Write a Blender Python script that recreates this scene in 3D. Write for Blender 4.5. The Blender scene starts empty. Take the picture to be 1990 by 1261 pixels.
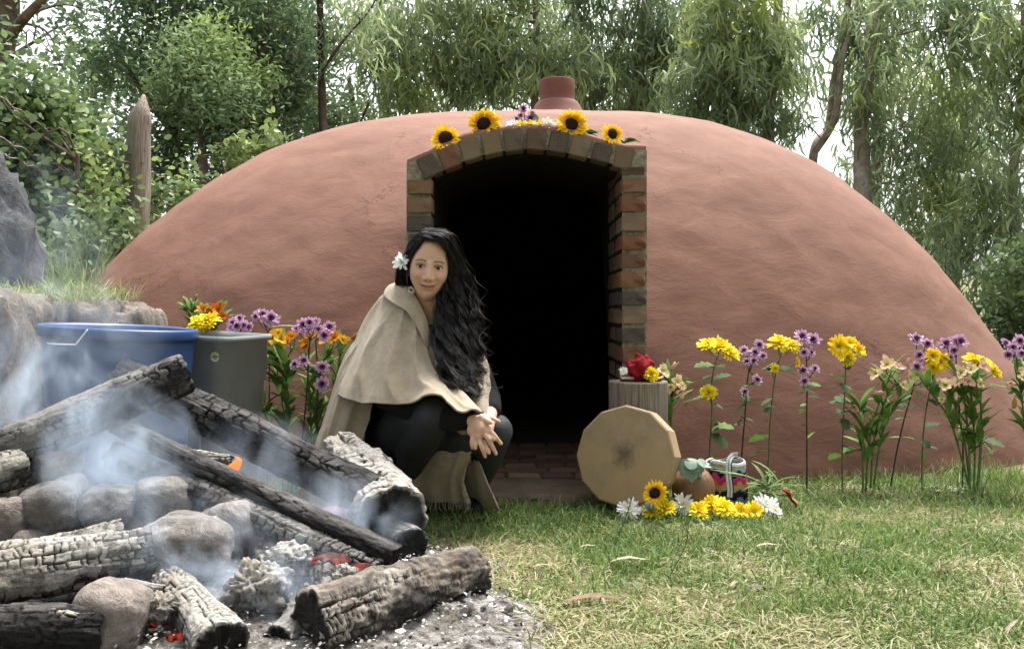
import bpy, bmesh, math, random
import numpy as np
from mathutils import Vector, Matrix, Euler

sc = bpy.context.scene
C = sc.collection
R = math.radians
random.seed(7)
rng = np.random.default_rng(7)

# ------------------------------------------------------------------ camera
FPX, EYE, HOR = 1700.0, 0.72, 600.0        # focal length in photo pixels, eye height, horizon row
cam = bpy.data.cameras.new('camera')
cam.sensor_width = 36.0
cam.lens = FPX / 1990.0 * 36.0
cam.shift_y = -(630.5 - HOR) / 1990.0
cam.clip_start = 0.05
cam.clip_end = 500
camo = bpy.data.objects.new('camera', cam)
camo.location = (0, 0, EYE)
camo.rotation_euler = (R(90), 0, 0)
C.objects.link(camo)
sc.camera = camo

# ------------------------------------------------------------------ light
SUN_EL, SUN_AZ = 67.0, 24.0                # azimuth from +Y (behind the hut) towards +X
w = bpy.data.worlds.new('World')
sc.world = w
w.use_nodes = True
nt = w.node_tree
bg = nt.nodes['Background']
sky = nt.nodes.new('ShaderNodeTexSky')
sky.sky_type = 'NISHITA'
sky.sun_disc = False
sky.sun_elevation = R(SUN_EL)
sky.sun_rotation = R(SUN_AZ)
sky.air_density = 1.0
sky.dust_density = 6.0
sky.ozone_density = 1.0
hsv = nt.nodes.new('ShaderNodeHueSaturation')
hsv.inputs['Saturation'].default_value = 0.28
nt.links.new(sky.outputs[0], hsv.inputs['Color'])
nt.links.new(hsv.outputs[0], bg.inputs['Color'])
bg.inputs['Strength'].default_value = 0.15
sl = bpy.data.lights.new('sun', 'SUN')
sl.energy = 2.5
sl.angle = R(24)
sl.color = (1.0, 0.95, 0.87)
so = bpy.data.objects.new('sun', sl)
so.rotation_euler = Vector((math.sin(R(SUN_AZ)) * math.cos(R(SUN_EL)), math.cos(R(SUN_AZ)) * math.cos(R(SUN_EL)), math.sin(R(SUN_EL)))).to_track_quat('Z', 'Y').to_euler()
C.objects.link(so)
sc.view_settings.view_transform = 'Standard'
sc.view_settings.look = 'None'
sc.view_settings.gamma = 1.0
sc.view_settings.exposure = 1.52
sc.view_settings.use_curve_mapping = False
sc.cycles.use_denoising = True
sc.cycles.max_bounces = 8
sc.cycles.transparent_max_bounces = 8
sc.cycles.volume_bounces = 1

# ------------------------------------------------------------------ helpers: positions, noise
def P(px, py, Y):
    """photo pixel on the plane at distance Y"""
    return np.array(((px - 995.0) / FPX * Y, Y, EYE - (py - HOR) / FPX * Y))

def G(px, py):
    """photo pixel on the flat ground"""
    return P(px, py, EYE * FPX / (py - HOR))

def sm(a, b, x):
    t = np.clip((np.asarray(x, float) - a) / (b - a), 0, 1)
    return t * t * (3 - 2 * t)

def _h(i, j, k, s):
    h = (i * 374761393 + j * 668265263 + k * 1442695041 + s * 974634777) & 0xffffffff
    h = ((h ^ (h >> 13)) * 1274126177) & 0xffffffff
    return ((h ^ (h >> 16)) & 0xffffff) / float(0xffffff)

def noise(p, s=0):
    p = np.asarray(p, float)
    i = np.floor(p).astype(np.int64)
    f = p - i
    f = f * f * (3 - 2 * f)
    o = 0
    for dx in (0, 1):
        for dy in (0, 1):
            for dz in (0, 1):
                wgt = (f[..., 0] if dx else 1 - f[..., 0]) * (f[..., 1] if dy else 1 - f[..., 1]) * (f[..., 2] if dz else 1 - f[..., 2])
                o = o + wgt * _h(i[..., 0] + dx, i[..., 1] + dy, i[..., 2] + dz, s)
    return o * 2 - 1

def fbm(p, o=4, s=0):
    p = np.asarray(p, float)
    a, t, n = 1.0, 0, 0
    for k in range(o):
        t = t + a * noise(p * 2 ** k + 17.3 * k, s + k)
        n += a
        a *= .5
    return t / n

def cells(u, v, s=0, pu=None):
    """2-D cell noise: distance to cell border and cell id value"""
    iu, iv = np.floor(u).astype(np.int64), np.floor(v).astype(np.int64)
    f1 = np.full(u.shape, 9.); f2 = np.full(u.shape, 9.); cid = np.zeros(u.shape)
    for du in (-1, 0, 1):
        for dv in (-1, 0, 1):
            a, b = iu + du, iv + dv
            aw = a % pu if pu else a
            d = ((np.abs(a + .1 + .8 * _h(aw, b, 0 * b, s) - u)) ** 2.5 + np.abs(b + .1 + .8 * _h(aw, b, 0 * b + 5, s) - v) ** 2.5) ** (1 / 2.5)
            c = _h(aw, b, 0 * b + 9, s)
            cl = d < f1
            f2 = np.where(cl, f1, np.minimum(f2, d))
            cid = np.where(cl, c, cid)
            f1 = np.where(cl, d, f1)
    return f2 - f1, cid

def blocks(u, v, s=0, pu=None):
    """split wood: strips along the grain broken by cross cracks; distance to the nearest crack and block value"""
    r = np.floor(u).astype(np.int64); fu = u - r; rw = r % pu if pu else r
    v = v * (.75 + .6 * _h(rw, 0 * r + 3, 0 * r, s)) + 7 * _h(rw, 0 * r + 1, 0 * r, s)
    i = np.floor(v).astype(np.int64)
    ev = np.full(u.shape, 9.); idx = i.copy()
    for k in (-1, 0, 1, 2):
        b = i + k + .7 * (_h(rw, i + k, 0 * r + 2, s) - .5)
        ev = np.minimum(ev, np.abs(v - b)); idx = np.where(v > b, i + k, idx)
    eu = np.minimum(np.where(_h(rw, idx // 3, 0 * r + 4, s) > .3, fu, .5), np.where(_h(rw + 1, idx // 3, 0 * r + 4, s) > .3, 1 - fu, .5))
    return np.minimum(eu, ev * 1.0), _h(rw, idx, 0 * r + 6, s)

# ------------------------------------------------------------------ helpers: objects
def origin(o):
    L = np.zeros(3)
    while o is not None:
        L += np.array(o.location)
        o = o.parent
    return L

def mesh_np(name, V, F, smooth=True, attrs=None, col=None):
    V = np.asarray(V, np.float32)
    groups = F if isinstance(F, list) else [F]
    groups = [np.asarray(f, np.int32) for f in groups if len(f)]
    me = bpy.data.meshes.new(name)
    loops = np.concatenate([f.ravel() for f in groups])
    cnt = np.concatenate([np.full(len(f), f.shape[1], np.int32) for f in groups])
    st = np.concatenate([[0], np.cumsum(cnt)[:-1]]).astype(np.int32)
    me.vertices.add(len(V)); me.vertices.foreach_set('co', V.ravel())
    me.loops.add(len(loops)); me.loops.foreach_set('vertex_index', loops)
    me.polygons.add(len(cnt)); me.polygons.foreach_set('loop_start', st)
    me.polygons.foreach_set('use_smooth', np.full(len(cnt), bool(smooth)))
    me.update(calc_edges=True)
    for k, a in (attrs or {}).items():
        me.attributes.new(k, 'FLOAT', 'POINT').data.foreach_set('value', np.asarray(a, np.float32).ravel())
    if col is not None:
        c = np.ones((len(V), 4), np.float32); c[:, :3] = col
        me.attributes.new('col', 'FLOAT_COLOR', 'POINT').data.foreach_set('color', c.ravel())
    return me

def link(name, me, mat=None, parent=None, M=None):
    if mat is not None and not len(me.materials):
        me.materials.append(mat)
    o = bpy.data.objects.new(name, me)
    C.objects.link(o)
    if parent is not None:
        o.parent = parent
    if M is not None:
        o.matrix_basis = M
    return o

def mk(name, V, F, mat, parent=None, smooth=True, attrs=None, col=None):
    """mesh object from world coordinates; under a parent they are taken relative to its place"""
    return link(name, mesh_np(name, np.asarray(V) - origin(parent), F, smooth, attrs, col), mat, parent)

def tag(o, label=None, cat=None, group=None, kind=None):
    if label: o['label'] = label
    if cat: o['category'] = cat
    if group: o['group'] = group
    if kind: o['kind'] = kind
    return o

def thing(name, loc, label, cat, group=None):
    o = bpy.data.objects.new(name, None)
    o.empty_display_size = .05
    o.location = [float(c) for c in loc]
    C.objects.link(o)
    return tag(o, label, cat, group)

def join(parts):
    """[(V, F[, attr])] to one vertex and face set; faces grouped by size"""
    Vs, Fs, As, n = [], {}, [], 0
    for p in parts:
        V = np.asarray(p[0], float)
        Vs.append(V)
        for f in (p[1] if isinstance(p[1], list) else [p[1]]):
            f = np.asarray(f)
            if len(f): Fs.setdefault(f.shape[1], []).append(f + n)
        As.append(np.asarray(p[2], float) if len(p) > 2 else np.zeros(len(V)))
        n += len(V)
    return np.concatenate(Vs), [np.concatenate(f) for f in Fs.values()], np.concatenate(As)

def inst(tv, tf, rot, pos, scl=None):
    """copies of a template: rot (n,3,3), pos (n,3), scl (n,) or (n,3)"""
    tv = np.asarray(tv, float); n = len(pos)
    V = np.broadcast_to(tv, (n,) + tv.shape)
    if scl is not None:
        scl = np.asarray(scl, float)
        V = V * (scl[:, None, None] if scl.ndim == 1 else scl[:, None, :])
    V = np.einsum('nij,nkj->nki', rot, V) + np.asarray(pos)[:, None, :]
    groups = tf if isinstance(tf, list) else [tf]
    off = (np.arange(n) * len(tv))
    F = [(np.asarray(f)[None] + off[:, None, None]).reshape(-1, np.asarray(f).shape[1]) for f in groups]
    return V.reshape(-1, 3), F

def frames(d, up=None, roll=None):
    """rotation matrices whose X axis is d; Z close to up"""
    d = np.asarray(d, float); d = d / np.linalg.norm(d, axis=-1, keepdims=True)
    u = np.broadcast_to(np.array([0, 0, 1.]) if up is None else np.asarray(up, float), d.shape)
    y = np.cross(u, d); l = np.linalg.norm(y, axis=-1, keepdims=True)
    y = np.where(l < 1e-4, np.array([0, 1., 0]), y / np.maximum(l, 1e-6))
    z = np.cross(d, y)
    if roll is not None:
        c, s = np.cos(roll)[:, None], np.sin(roll)[:, None]
        y, z = y * c + z * s, z * c - y * s
    return np.stack([d, y, z], -1)

def zframe(nrm, spin=0.):
    """4x4-ready 3x3 whose Z axis is nrm"""
    z = Vector(nrm).normalized()
    q = Vector((0, 0, 1)).rotation_difference(z).to_matrix()
    return q @ Matrix.Rotation(spin, 3, 'Z')

def spline(pts, n):
    """Catmull-Rom through pts (k,d) sampled n times"""
    p = np.asarray(pts, float)
    if len(p) == 2: return p[0] + (p[1] - p[0]) * np.linspace(0, 1, n)[:, None]
    q = np.vstack([2 * p[0] - p[1], p, 2 * p[-1] - p[-2]])
    t = np.linspace(0, len(p) - 1, n)
    i = np.minimum(t.astype(int), len(p) - 2); f = (t - i)[:, None]
    a, b, c, d = q[i], q[i + 1], q[i + 2], q[i + 3]
    return .5 * ((2 * b) + (-a + c) * f + (2 * a - 5 * b + 4 * c - d) * f ** 2 + (-a + 3 * b - 3 * c + d) * f ** 3)

def tube(path, rad, n=8, cap=True):
    p = np.asarray(path, float); k = len(p)
    rad = np.broadcast_to(np.asarray(rad, float), (k,))
    t = np.gradient(p, axis=0)
    t /= np.maximum(np.linalg.norm(t, axis=1, keepdims=True), 1e-9)
    ref = np.array([0, 0, 1.]) if abs(t[:, 2]).mean() < .8 else np.array([1., 0, 0])
    a = np.cross(t, ref); a /= np.maximum(np.linalg.norm(a, axis=1, keepdims=True), 1e-9)
    b = np.cross(t, a)
    th = np.arange(n) / n * 2 * np.pi
    V = p[:, None] + rad[:, None, None] * (a[:, None] * np.cos(th)[None, :, None] + b[:, None] * np.sin(th)[None, :, None])
    V = V.reshape(-1, 3)
    i = np.arange(k - 1)[:, None] * n; j = np.arange(n)[None]; j2 = (j + 1) % n
    F = [np.stack([i + j, i + j2, i + n + j2, i + n + j], -1).reshape(-1, 4)]
    if cap:
        V = np.vstack([V, p[0], p[-1]]); m = k * n
        jj = np.arange(n)
        F.append(np.concatenate([np.stack([np.full(n, m), (jj + 1) % n, jj], 1), np.stack([np.full(n, m + 1), (k - 1) * n + jj, (k - 1) * n + (jj + 1) % n], 1)]))
    return V, F

def grid_faces(nr, nc, wrap=False):
    i = np.arange(nr - 1)[:, None]; j = np.arange(nc if wrap else nc - 1)[None]
    j2 = (j + 1) % nc
    return np.stack([i * nc + j, i * nc + j2, (i + 1) * nc + j2, (i + 1) * nc + j], -1).reshape(-1, 4)

def lathe(prof, n=32, center=(0, 0, 0)):
    """profile [(r,z)] about Z"""
    p = np.asarray(prof, float); th = np.arange(n) / n * 2 * np.pi
    V = np.stack([p[:, 0][:, None] * np.cos(th), p[:, 0][:, None] * np.sin(th), np.repeat(p[:, 1][:, None], n, 1)], -1).reshape(-1, 3)
    return V + np.asarray(center), grid_faces(len(p), n, True)

def ico(sub):
    bm = bmesh.new(); bmesh.ops.create_icosphere(bm, subdivisions=sub, radius=1)
    V = np.array([v.co[:] for v in bm.verts]); F = np.array([[v.index for v in f.verts] for f in bm.faces]); bm.free()
    return V, F
ICO = {k: ico(k) for k in (1, 2, 3, 4, 5)}

def box(lo, hi):
    (x0, y0, z0), (x1, y1, z1) = lo, hi
    V = np.array([(x0, y0, z0), (x1, y0, z0), (x1, y1, z0), (x0, y1, z0), (x0, y0, z1), (x1, y0, z1), (x1, y1, z1), (x0, y1, z1)], float)
    return V, np.array([(0, 3, 2, 1), (4, 5, 6, 7), (0, 1, 5, 4), (1, 2, 6, 5), (2, 3, 7, 6), (3, 0, 4, 7)])

# ------------------------------------------------------------------ helpers: materials
class NT:
    def __init__(s, name):
        s.m = bpy.data.materials.new(name); s.m.use_nodes = True
        s.t = s.m.node_tree; s.b = s.t.nodes['Principled BSDF']; s.out = s.t.nodes['Material Output']
        s.tc = None
    def n(s, ty, **k):
        nd = s.t.nodes.new('ShaderNode' + ty)
        for a, v in k.items():
            if a[0] == '_': nd.inputs[a[1:].replace('_', ' ')].default_value = v
            else: setattr(nd, a, v)
        return nd
    def l(s, a, b): s.t.links.new(a, b)
    def co(s):
        if s.tc is None: s.tc = s.n('TexCoord')
        return s.tc.outputs['Object']
    def noise(s, scale, detail=4, rough=.55, stretch=None, dist=0):
        nd = s.n('TexNoise', _Scale=scale, _Detail=detail, _Roughness=rough, _Distortion=dist)
        if stretch:
            mp = s.n('Mapping'); mp.inputs['Scale'].default_value = stretch
            s.l(s.co(), mp.inputs['Vector']); s.l(mp.outputs[0], nd.inputs['Vector'])
        else: s.l(s.co(), nd.inputs['Vector'])
        return nd.outputs['Fac']
    def attr(s, name): return s.n('Attribute', attribute_name=name).outputs['Fac']
    def acol(s, name='col'): return s.n('Attribute', attribute_name=name).outputs['Color']
    def ramp(s, fac, stops, interp='LINEAR'):
        r = s.n('ValToRGB'); r.color_ramp.interpolation = interp
        e = r.color_ramp.elements
        while len(e) < len(stops): e.new(.5)
        for x, (p, c) in zip(e, stops):
            x.position = p; x.color = (*c, 1) if len(c) == 3 else c
        s.l(fac, r.inputs[0]); return r.outputs[0]
    def math(s, op, a, b=None, clamp=False):
        m = s.n('Math', operation=op); m.use_clamp = clamp
        for i, x in enumerate((a, b)):
            if x is None: continue
            if isinstance(x, (int, float)): m.inputs[i].default_value = x
            else: s.l(x, m.inputs[i])
        return m.outputs[0]
    def mix(s, fac, a, b, mode='MIX'):
        m = s.n('Mix', data_type='RGBA', blend_type=mode)
        for i, x in ((0, fac), (6, a), (7, b)):
            if isinstance(x, (int, float)): m.inputs[i].default_value = x
            elif isinstance(x, tuple): m.inputs[i].default_value = (*x, 1)
            else: s.l(x, m.inputs[i])
        return m.outputs[2]
    def base(s, c, rough=.8, spec=.3):
        if isinstance(c, tuple): s.b.inputs['Base Color'].default_value = (*c, 1)
        else: s.l(c, s.b.inputs['Base Color'])
        s.b.inputs['Roughness'].default_value = rough
        s.b.inputs['Specular IOR Level'].default_value = spec
        return s
    def bump(s, h, strength=.5, dist=.01):
        b = s.n('Bump', _Strength=strength, _Distance=dist)
        s.l(h, b.inputs['Height']); s.l(b.outputs[0], s.b.inputs['Normal']); return s
    def translucent(s, c, f):
        t = s.n('BsdfTranslucent')
        if isinstance(c, tuple): t.inputs[0].default_value = (*c, 1)
        else: s.l(c, t.inputs[0])
        m = s.n('MixShader'); m.inputs[0].default_value = f
        s.l(s.b.outputs[0], m.inputs[1]); s.l(t.outputs[0], m.inputs[2]); s.l(m.outputs[0], s.out.inputs['Surface'])
        return s

MATS = {}
def plain(name, c, rough=.7, spec=.3, var=.25, nscale=30, bump=0.):
    if name in MATS: return MATS[name]
    t = NT(name)
    f = t.noise(nscale)
    dk = tuple(x * (1 - var) for x in c); lt = tuple(min(1, x * (1 + var)) for x in c)
    t.base(t.ramp(f, [(.3, dk), (.7, lt)]), rough, spec)
    if bump: t.bump(f, bump, .004)
    MATS[name] = t.m
    return t.m

def colmat(name, rough=.7, spec=.3, transl=0, bump=0., nscale=200):
    """takes the thing's own colours from the attribute 'col'"""
    t = NT(name)
    c = t.mix(.2, t.acol(), t.ramp(t.noise(nscale, 3), [(.3, (.55, .55, .55)), (.7, (1, 1, 1))]), 'MULTIPLY')
    t.base(c, rough, spec)
    if bump: t.bump(t.noise(nscale, 3), bump, .003)
    if transl: t.translucent(c, transl)
    return t.m

def leafmat(name, stops, transl=.35, rough=.5, spec=.35):
    t = NT(name)
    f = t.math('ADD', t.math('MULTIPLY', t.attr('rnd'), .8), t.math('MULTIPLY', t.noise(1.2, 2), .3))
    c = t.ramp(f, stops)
    t.base(c, rough, spec).translucent(c, transl)
    return t.m
# ================================================================== ground
DX, DYC, DA, DB, DAL, DC, DM, DN, DK, DK2, DQ = .0746, 5.70, 2.967, 2.15, 3.041, 1.932, 2.657, 1.18, .043, .117, 2.7

def dome_y(x, z, inset=0.):
    """distance of the dome's front at side position x and height z"""
    u = (np.asarray(x, float) - DX)
    u = u / (np.where(u > 0, DA, DAL) - inset)
    zn = np.clip(z / ((DC - inset) * (1 + DK * u * (1 - u * u) + DK2 * u * u * (1 - u * u))), 0, 1)
    r = (1 - zn ** DN) ** (1 / DM)
    return DYC - (DB - inset) * np.clip(r ** DQ - np.abs(u) ** DQ, 0, 1) ** (1 / DQ)

def gz(x, y):
    x = np.asarray(x, float); y = np.asarray(y, float)
    bank = sm(-1.52, -1.72, x) * sm(3.45, 3.62, y) * (.70 + .075 * np.clip(y - 3.5, 0, 6))
    fire = .075 * np.exp(-((x + .80) / .55) ** 2 - ((y - 2.2) / .42) ** 2)
    far = .05 * np.clip(np.hypot(x, y) - 12, 0, 60)
    return bank + fire + far + .008 * noise(np.stack([x * 3, y * 3, 0 * x], -1), 3)

xs = np.unique(np.concatenate([np.linspace(-90, -5, 18), np.linspace(-5, 5, 126), np.linspace(5, 90, 18)]))
ys = np.unique(np.concatenate([np.linspace(-60, .6, 14), np.linspace(.6, 8, 94), np.linspace(8, 120, 26)]))
XX, YY = np.meshgrid(xs, ys)
t = NT('earth_ground')
f1 = t.noise(2.2, 5, .6); f2 = t.noise(55, 4, .7)
c = t.ramp(f2, [(.3, (.06, .045, .026)), (.5, (.17, .135, .08)), (.68, (.29, .245, .15))])
c = t.mix(t.ramp(f1, [(.42, (0, 0, 0)), (.6, (1, 1, 1))]), c, t.ramp(f2, [(.3, (.03, .05, .015)), (.7, (.09, .13, .04))]))
t.base(c, .95, .1).bump(f2, .8, .02)
ground = mk('ground', np.stack([XX, YY, gz(XX, YY)], -1).reshape(-1, 3), grid_faces(len(ys), len(xs)), t.m)
tag(ground, 'earth and lawn ground running from the fire to the trees', None, None, 'structure')

# ================================================================== the clay dome
t = NT('red_clay')
big = t.noise(1.1, 4, .6); mid = t.noise(5, 5, .62, (1, 1, 1.8), .6); fine = t.noise(60, 5, .7)
c = t.ramp(mid, [(.28, (.140, .067, .046)), (.5, (.177, .088, .062)), (.72, (.215, .115, .082))])
c = t.mix(t.ramp(big, [(.35, (0, 0, 0)), (.7, (.7, .7, .7))]), c, (.195, .100, .076))
c = t.mix(t.ramp(t.noise(14, 6, .7), [(.62, (0, 0, 0)), (.72, (.6, .6, .6))]), c, (.150, .062, .047))
vd = t.n('VectorMath', operation='ADD'); dn = t.n('TexNoise', _Scale=2.2, _Detail=5, _Roughness=.65); t.l(t.co(), dn.inputs['Vector'])
t.l(t.co(), vd.inputs[0]); t.l(dn.outputs['Color'], vd.inputs[1])
vo = t.n('TexVoronoi', feature='DISTANCE_TO_EDGE', _Scale=1.15); t.l(vd.outputs[0], vo.inputs['Vector'])
ck = t.math('MULTIPLY', t.ramp(vo.outputs['Distance'], [(.0, (1, 1, 1)), (.010, (0, 0, 0))]), t.ramp(t.noise(1.7, 3), [(.50, (0, 0, 0)), (.60, (.8, .8, .8))]))
c = t.mix(ck, c, (.085, .038, .028))
c = t.mix(t.ramp(t.noise(.9, 6, .7, (1, 1, .45)), [(.48, (0, 0, 0)), (.66, (.45, .45, .45))]), c, (.140, .072, .051))
c = t.mix(t.ramp(t.noise(120, 3, .8), [(.70, (0, 0, 0)), (.76, (.7, .7, .7))]), c, (.09, .035, .027))
t.base(c, .85, .2)
h = t.math('ADD', t.math('MULTIPLY', mid, 1.0), t.math('MULTIPLY', fine, .07))
h = t.math('ADD', h, t.math('MULTIPLY', t.noise(11, 7, .7, (1, 1, 3.2), 1.8), .30))
t.bump(h, .24, .022)
CLAY = t.m
t = NT('dark_mortar'); t.base(t.ramp(t.noise(20, 5), [(.3, (.012, .010, .008)), (.7, (.040, .033, .026))]), .95, .1).bump(t.noise(40), .6, .01); DARK_MORTAR = t.m  # shade of the door reveal put into a near-black mortar colour
t = NT('dark_clay'); t.base(t.ramp(t.noise(6), [(.3, (.008, .007, .006)), (.7, (.022, .018, .015))]), .95, .1); DARK_CLAY = t.m  # darkness inside the hut put into a near-black clay colour

hut = thing('earth_dome', (DX, DYC, 0), 'large rounded red clay sweat lodge dome with a brick doorway', 'hut')

# door outline at its front plane
DF = 3.40
def dpx(l): return np.array([[(a - 995) / FPX * DF, EYE - (b - HOR) / FPX * DF] for a, b in l])
outer_arch = spline(dpx([(790, 318), (840, 299), (900, 273), (960, 258), (1025, 251), (1090, 258), (1150, 273), (1205, 287), (1257, 292)]), 49)
inner_arch = spline(dpx([(838, 346), (880, 322), (930, 304), (985, 293), (1040, 290), (1100, 297), (1150, 309), (1185, 318), (1209, 328)]), 49)
def loop(arch, x0, x1):
    zl = np.linspace(-.02, arch[0, 1], 20)[:-1]; zr = np.linspace(arch[-1, 1], -.02, 20)[1:]
    return np.concatenate([np.stack([np.full(19, x0), zl], 1), arch, np.stack([np.full(19, x1), zr], 1)])
OUT = loop(outer_arch, outer_arch[0, 0], outer_arch[-1, 0]); INN = loop(inner_arch, inner_arch[0, 0], inner_arch[-1, 0])
MIDL = (OUT * .6 + INN * .4)

def in_door(x, z):
    ax = MIDL[19:-19]
    top = np.interp(x, ax[:, 0], ax[:, 1])
    return (x > ax[0, 0]) & (x < ax[-1, 0]) & (z < top)

def dome_mesh(inset, nth, nr, rough):
    th = np.arange(nth) / nth * 2 * np.pi
    s = np.linspace(0, 1, nr) ** .9
    T, S = np.meshgrid(th, s * np.pi / 2)
    ct = np.sign(np.cos(T)) * np.abs(np.cos(T)) ** (2 / DQ); st = np.sign(np.sin(T)) * np.abs(np.sin(T)) ** (2 / DQ)
    r = np.clip(np.cos(S), 0, 1) ** (2 / DM); z = np.sin(S) ** (2 / DN)
    u = ct * r
    X = DX + (np.where(ct > 0, DA, DAL) - inset) * u; Y = DYC + (DB - inset) * st * r
    Z = (DC - inset) * z * (1 + DK * u * (1 - u * u) + DK2 * u * u * (1 - u * u))
    V = np.stack([X, Y, Z], -1)
    if rough:
        d = np.stack([ct * r, st * r, .7 * z], -1); d /= np.maximum(np.linalg.norm(d, axis=-1, keepdims=True), 1e-6)
        n = .018 * fbm(V * np.array([1.6, 1.6, 2.2]), 3, 11) + .006 * fbm(V * np.array([7, 7, 11.]), 3, 23)
        V = V + d * n[..., None]
    V[0, :, 2] -= .06
    V = V.reshape(-1, 3); F = grid_faces(nr, nth, True)
    c = V[F].mean(1)
    keep = ~((c[:, 1] < DYC) & in_door(c[:, 0], c[:, 2] - (.05 if inset else 0)))
    return V, F[keep]
V, F = dome_mesh(0, 540, 120, True)
mk('shell', V, F, CLAY, hut)
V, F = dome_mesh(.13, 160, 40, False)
mk('inner_wall', V, F, DARK_CLAY, hut)

# chimney
cx, cy = .295, DYC
V, F = lathe([(.30, 1.86), (.22, 1.93), (.175, 1.985), (.156, 2.02), (.144, 2.046), (.130, 2.062), (.116, 2.068), (.1135, 2.072), (.1135, 2.10), (.114, 2.15), (.1135, 2.198), (.112, 2.202), (.103, 2.202), (.101, 2.197), (.100, 2.0)], 48, (cx, cy, 0))
V[:, :2] += (.002 * fbm(V * 9, 2, 4))[:, None]
ch = mk('chimney', V, F, plain('chimney_clay', (.16, .064, .046), .75, .3, .12, 12, .3), hut)
V, F = lathe([(.0, 1.99), (.108, 1.99)], 32, (cx, cy, 0))
mk('flue', V, F, DARK_CLAY, ch)

# brick doorway: mortar body, then every brick
t = NT('mortar'); f = t.noise(45, 5, .65)
t.base(t.ramp(f, [(.3, (.14, .125, .09)), (.7, (.34, .31, .235))]), .95, .15).bump(f, .8, .012); MORTAR = t.m
yb_o = dome_y(OUT[:, 0], np.maximum(OUT[:, 1], 0)) + .10; yb_i = dome_y(INN[:, 0], np.maximum(INN[:, 1], 0)) + .16
n = len(OUT)
jit = .004 * noise(np.stack([OUT[:, 0] * 30, OUT[:, 1] * 30, 0 * OUT[:, 0]], 1), 8)
V = np.concatenate([np.stack([INN[:, 0], np.full(n, DF) + jit, INN[:, 1]], 1), np.stack([OUT[:, 0], np.full(n, DF) + jit, OUT[:, 1]], 1),
                    np.stack([OUT[:, 0], yb_o, OUT[:, 1]], 1), np.stack([INN[:, 0], yb_i, INN[:, 1]], 1)])
i = np.arange(n - 1)
F = np.concatenate([np.stack([i + a * n, i + 1 + a * n, i + 1 + b * n, i + b * n], 1) for a, b in ((0, 1), (1, 2), (2, 3))])
frame = mk('door_frame', V, F, MORTAR, hut, smooth=False)
I0 = np.stack([INN[:, 0], np.full(n, DF) + jit, INN[:, 1]], 1); I1 = np.stack([INN[:, 0], yb_i, INN[:, 1]], 1)
I0[:, 1] += .0
mk('dark_lining', np.concatenate([I0, I1]), np.stack([i, i + n, i + 1 + n, i + 1], 1), DARK_MORTAR, frame, smooth=False)  # dark sheet over the mortar, the reveal's shade is its colour

t = NT('old_brick')
oi = t.n('ObjectInfo').outputs['Random']
f = t.noise(28, 5, .65); f3 = t.noise(120, 3, .7)
c = t.ramp(oi, [(0, (.27, .095, .055)), (.2, (.17, .09, .062)), (.4, (.085, .07, .068)), (.58, (.27, .20, .125)), (.78, (.29, .125, .068)), (1, (.20, .155, .105))])
c = t.mix(t.ramp(f, [(.46, (0, 0, 0)), (.66, (.85, .85, .85))]), c, (.22, .20, .14))
c = t.mix(t.ramp(f3, [(.56, (0, 0, 0)), (.7, (.5, .5, .5))]), c, (.05, .04, .035))
t.base(c, .9, .2).bump(t.math('ADD', f, t.math('MULTIPLY', f3, .4)), .9, .008); BRICK = t.m
BR = []
for k in range(7):
    bm = bmesh.new(); bmesh.ops.create_cube(bm, size=1)
    bmesh.ops.subdivide_edges(bm, edges=bm.edges, cuts=1, use_grid_fill=True)
    for v in bm.verts: v.co += Vector((random.uniform(-1, 1), random.uniform(-1, 1), random.uniform(-1, 1))) * .03
    bmesh.ops.bevel(bm, geom=[e for e in bm.edges if e.calc_face_angle(0) > .8], offset=.05, segments=2, affect='EDGES')
    bm.verts.index_update(); bm.faces.index_update()
    quads = [f for f in bm.faces if len(f.verts) == 4]; oth = [f for f in bm.faces if len(f.verts) != 4]
    V = np.array([v.co[:] for v in bm.verts]); bmesh.ops.triangulate(bm, faces=bm.faces); F = np.array([[v.index for v in f.verts] for f in bm.faces]); bm.free()
    BR.append(mesh_np('brick', V, F, False)); BR[-1].materials.append(BRICK)

def brick(center, size, ang=0., ang2=0., parent=None, mesh=None):
    M = Matrix.Translation(Vector(center) - Vector(origin(parent))) @ Matrix.Rotation(ang, 4, 'Y') @ Matrix.Rotation(ang2, 4, 'Z') @ Matrix.Diagonal((*size, 1))
    return link('brick', mesh or random.choice(BR), None, parent, M)

for x0, x1, ztop, inn in ((OUT[0, 0], INN[0, 0], inner_arch[0, 1] + .01, 1), (INN[-1, 0], OUT[-1, 0], inner_arch[-1, 1] + .005, -1)):
    z = .012; row = 0
    while z < ztop - .03:
        hgt = min(random.uniform(.055, .064), ztop - z)
        wd = x1 - x0
        for d in range(2):
            y0 = DF - .011 + random.uniform(-.003, .003) + d * .225 + (.04 if row % 2 else 0) * d
            dep = random.uniform(.20, .212) + (.04 if row % 2 and d == 0 else 0)
            if inn == 1: dep = .10
            if inn == 1 and d: continue
            brick(((x0 + x1) / 2 + inn * .004 + random.uniform(-.002, .002), y0 + dep / 2 + random.uniform(-.002, .003), z + hgt / 2), (wd, dep, hgt), 0, R(random.uniform(-1, 1)), frame)
        z += hgt + random.uniform(.010, .016); row += 1
mid = (outer_arch + inner_arch) / 2
seg = np.concatenate([[0], np.cumsum(np.linalg.norm(np.diff(mid, axis=0), axis=1))])
NB = 10
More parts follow.
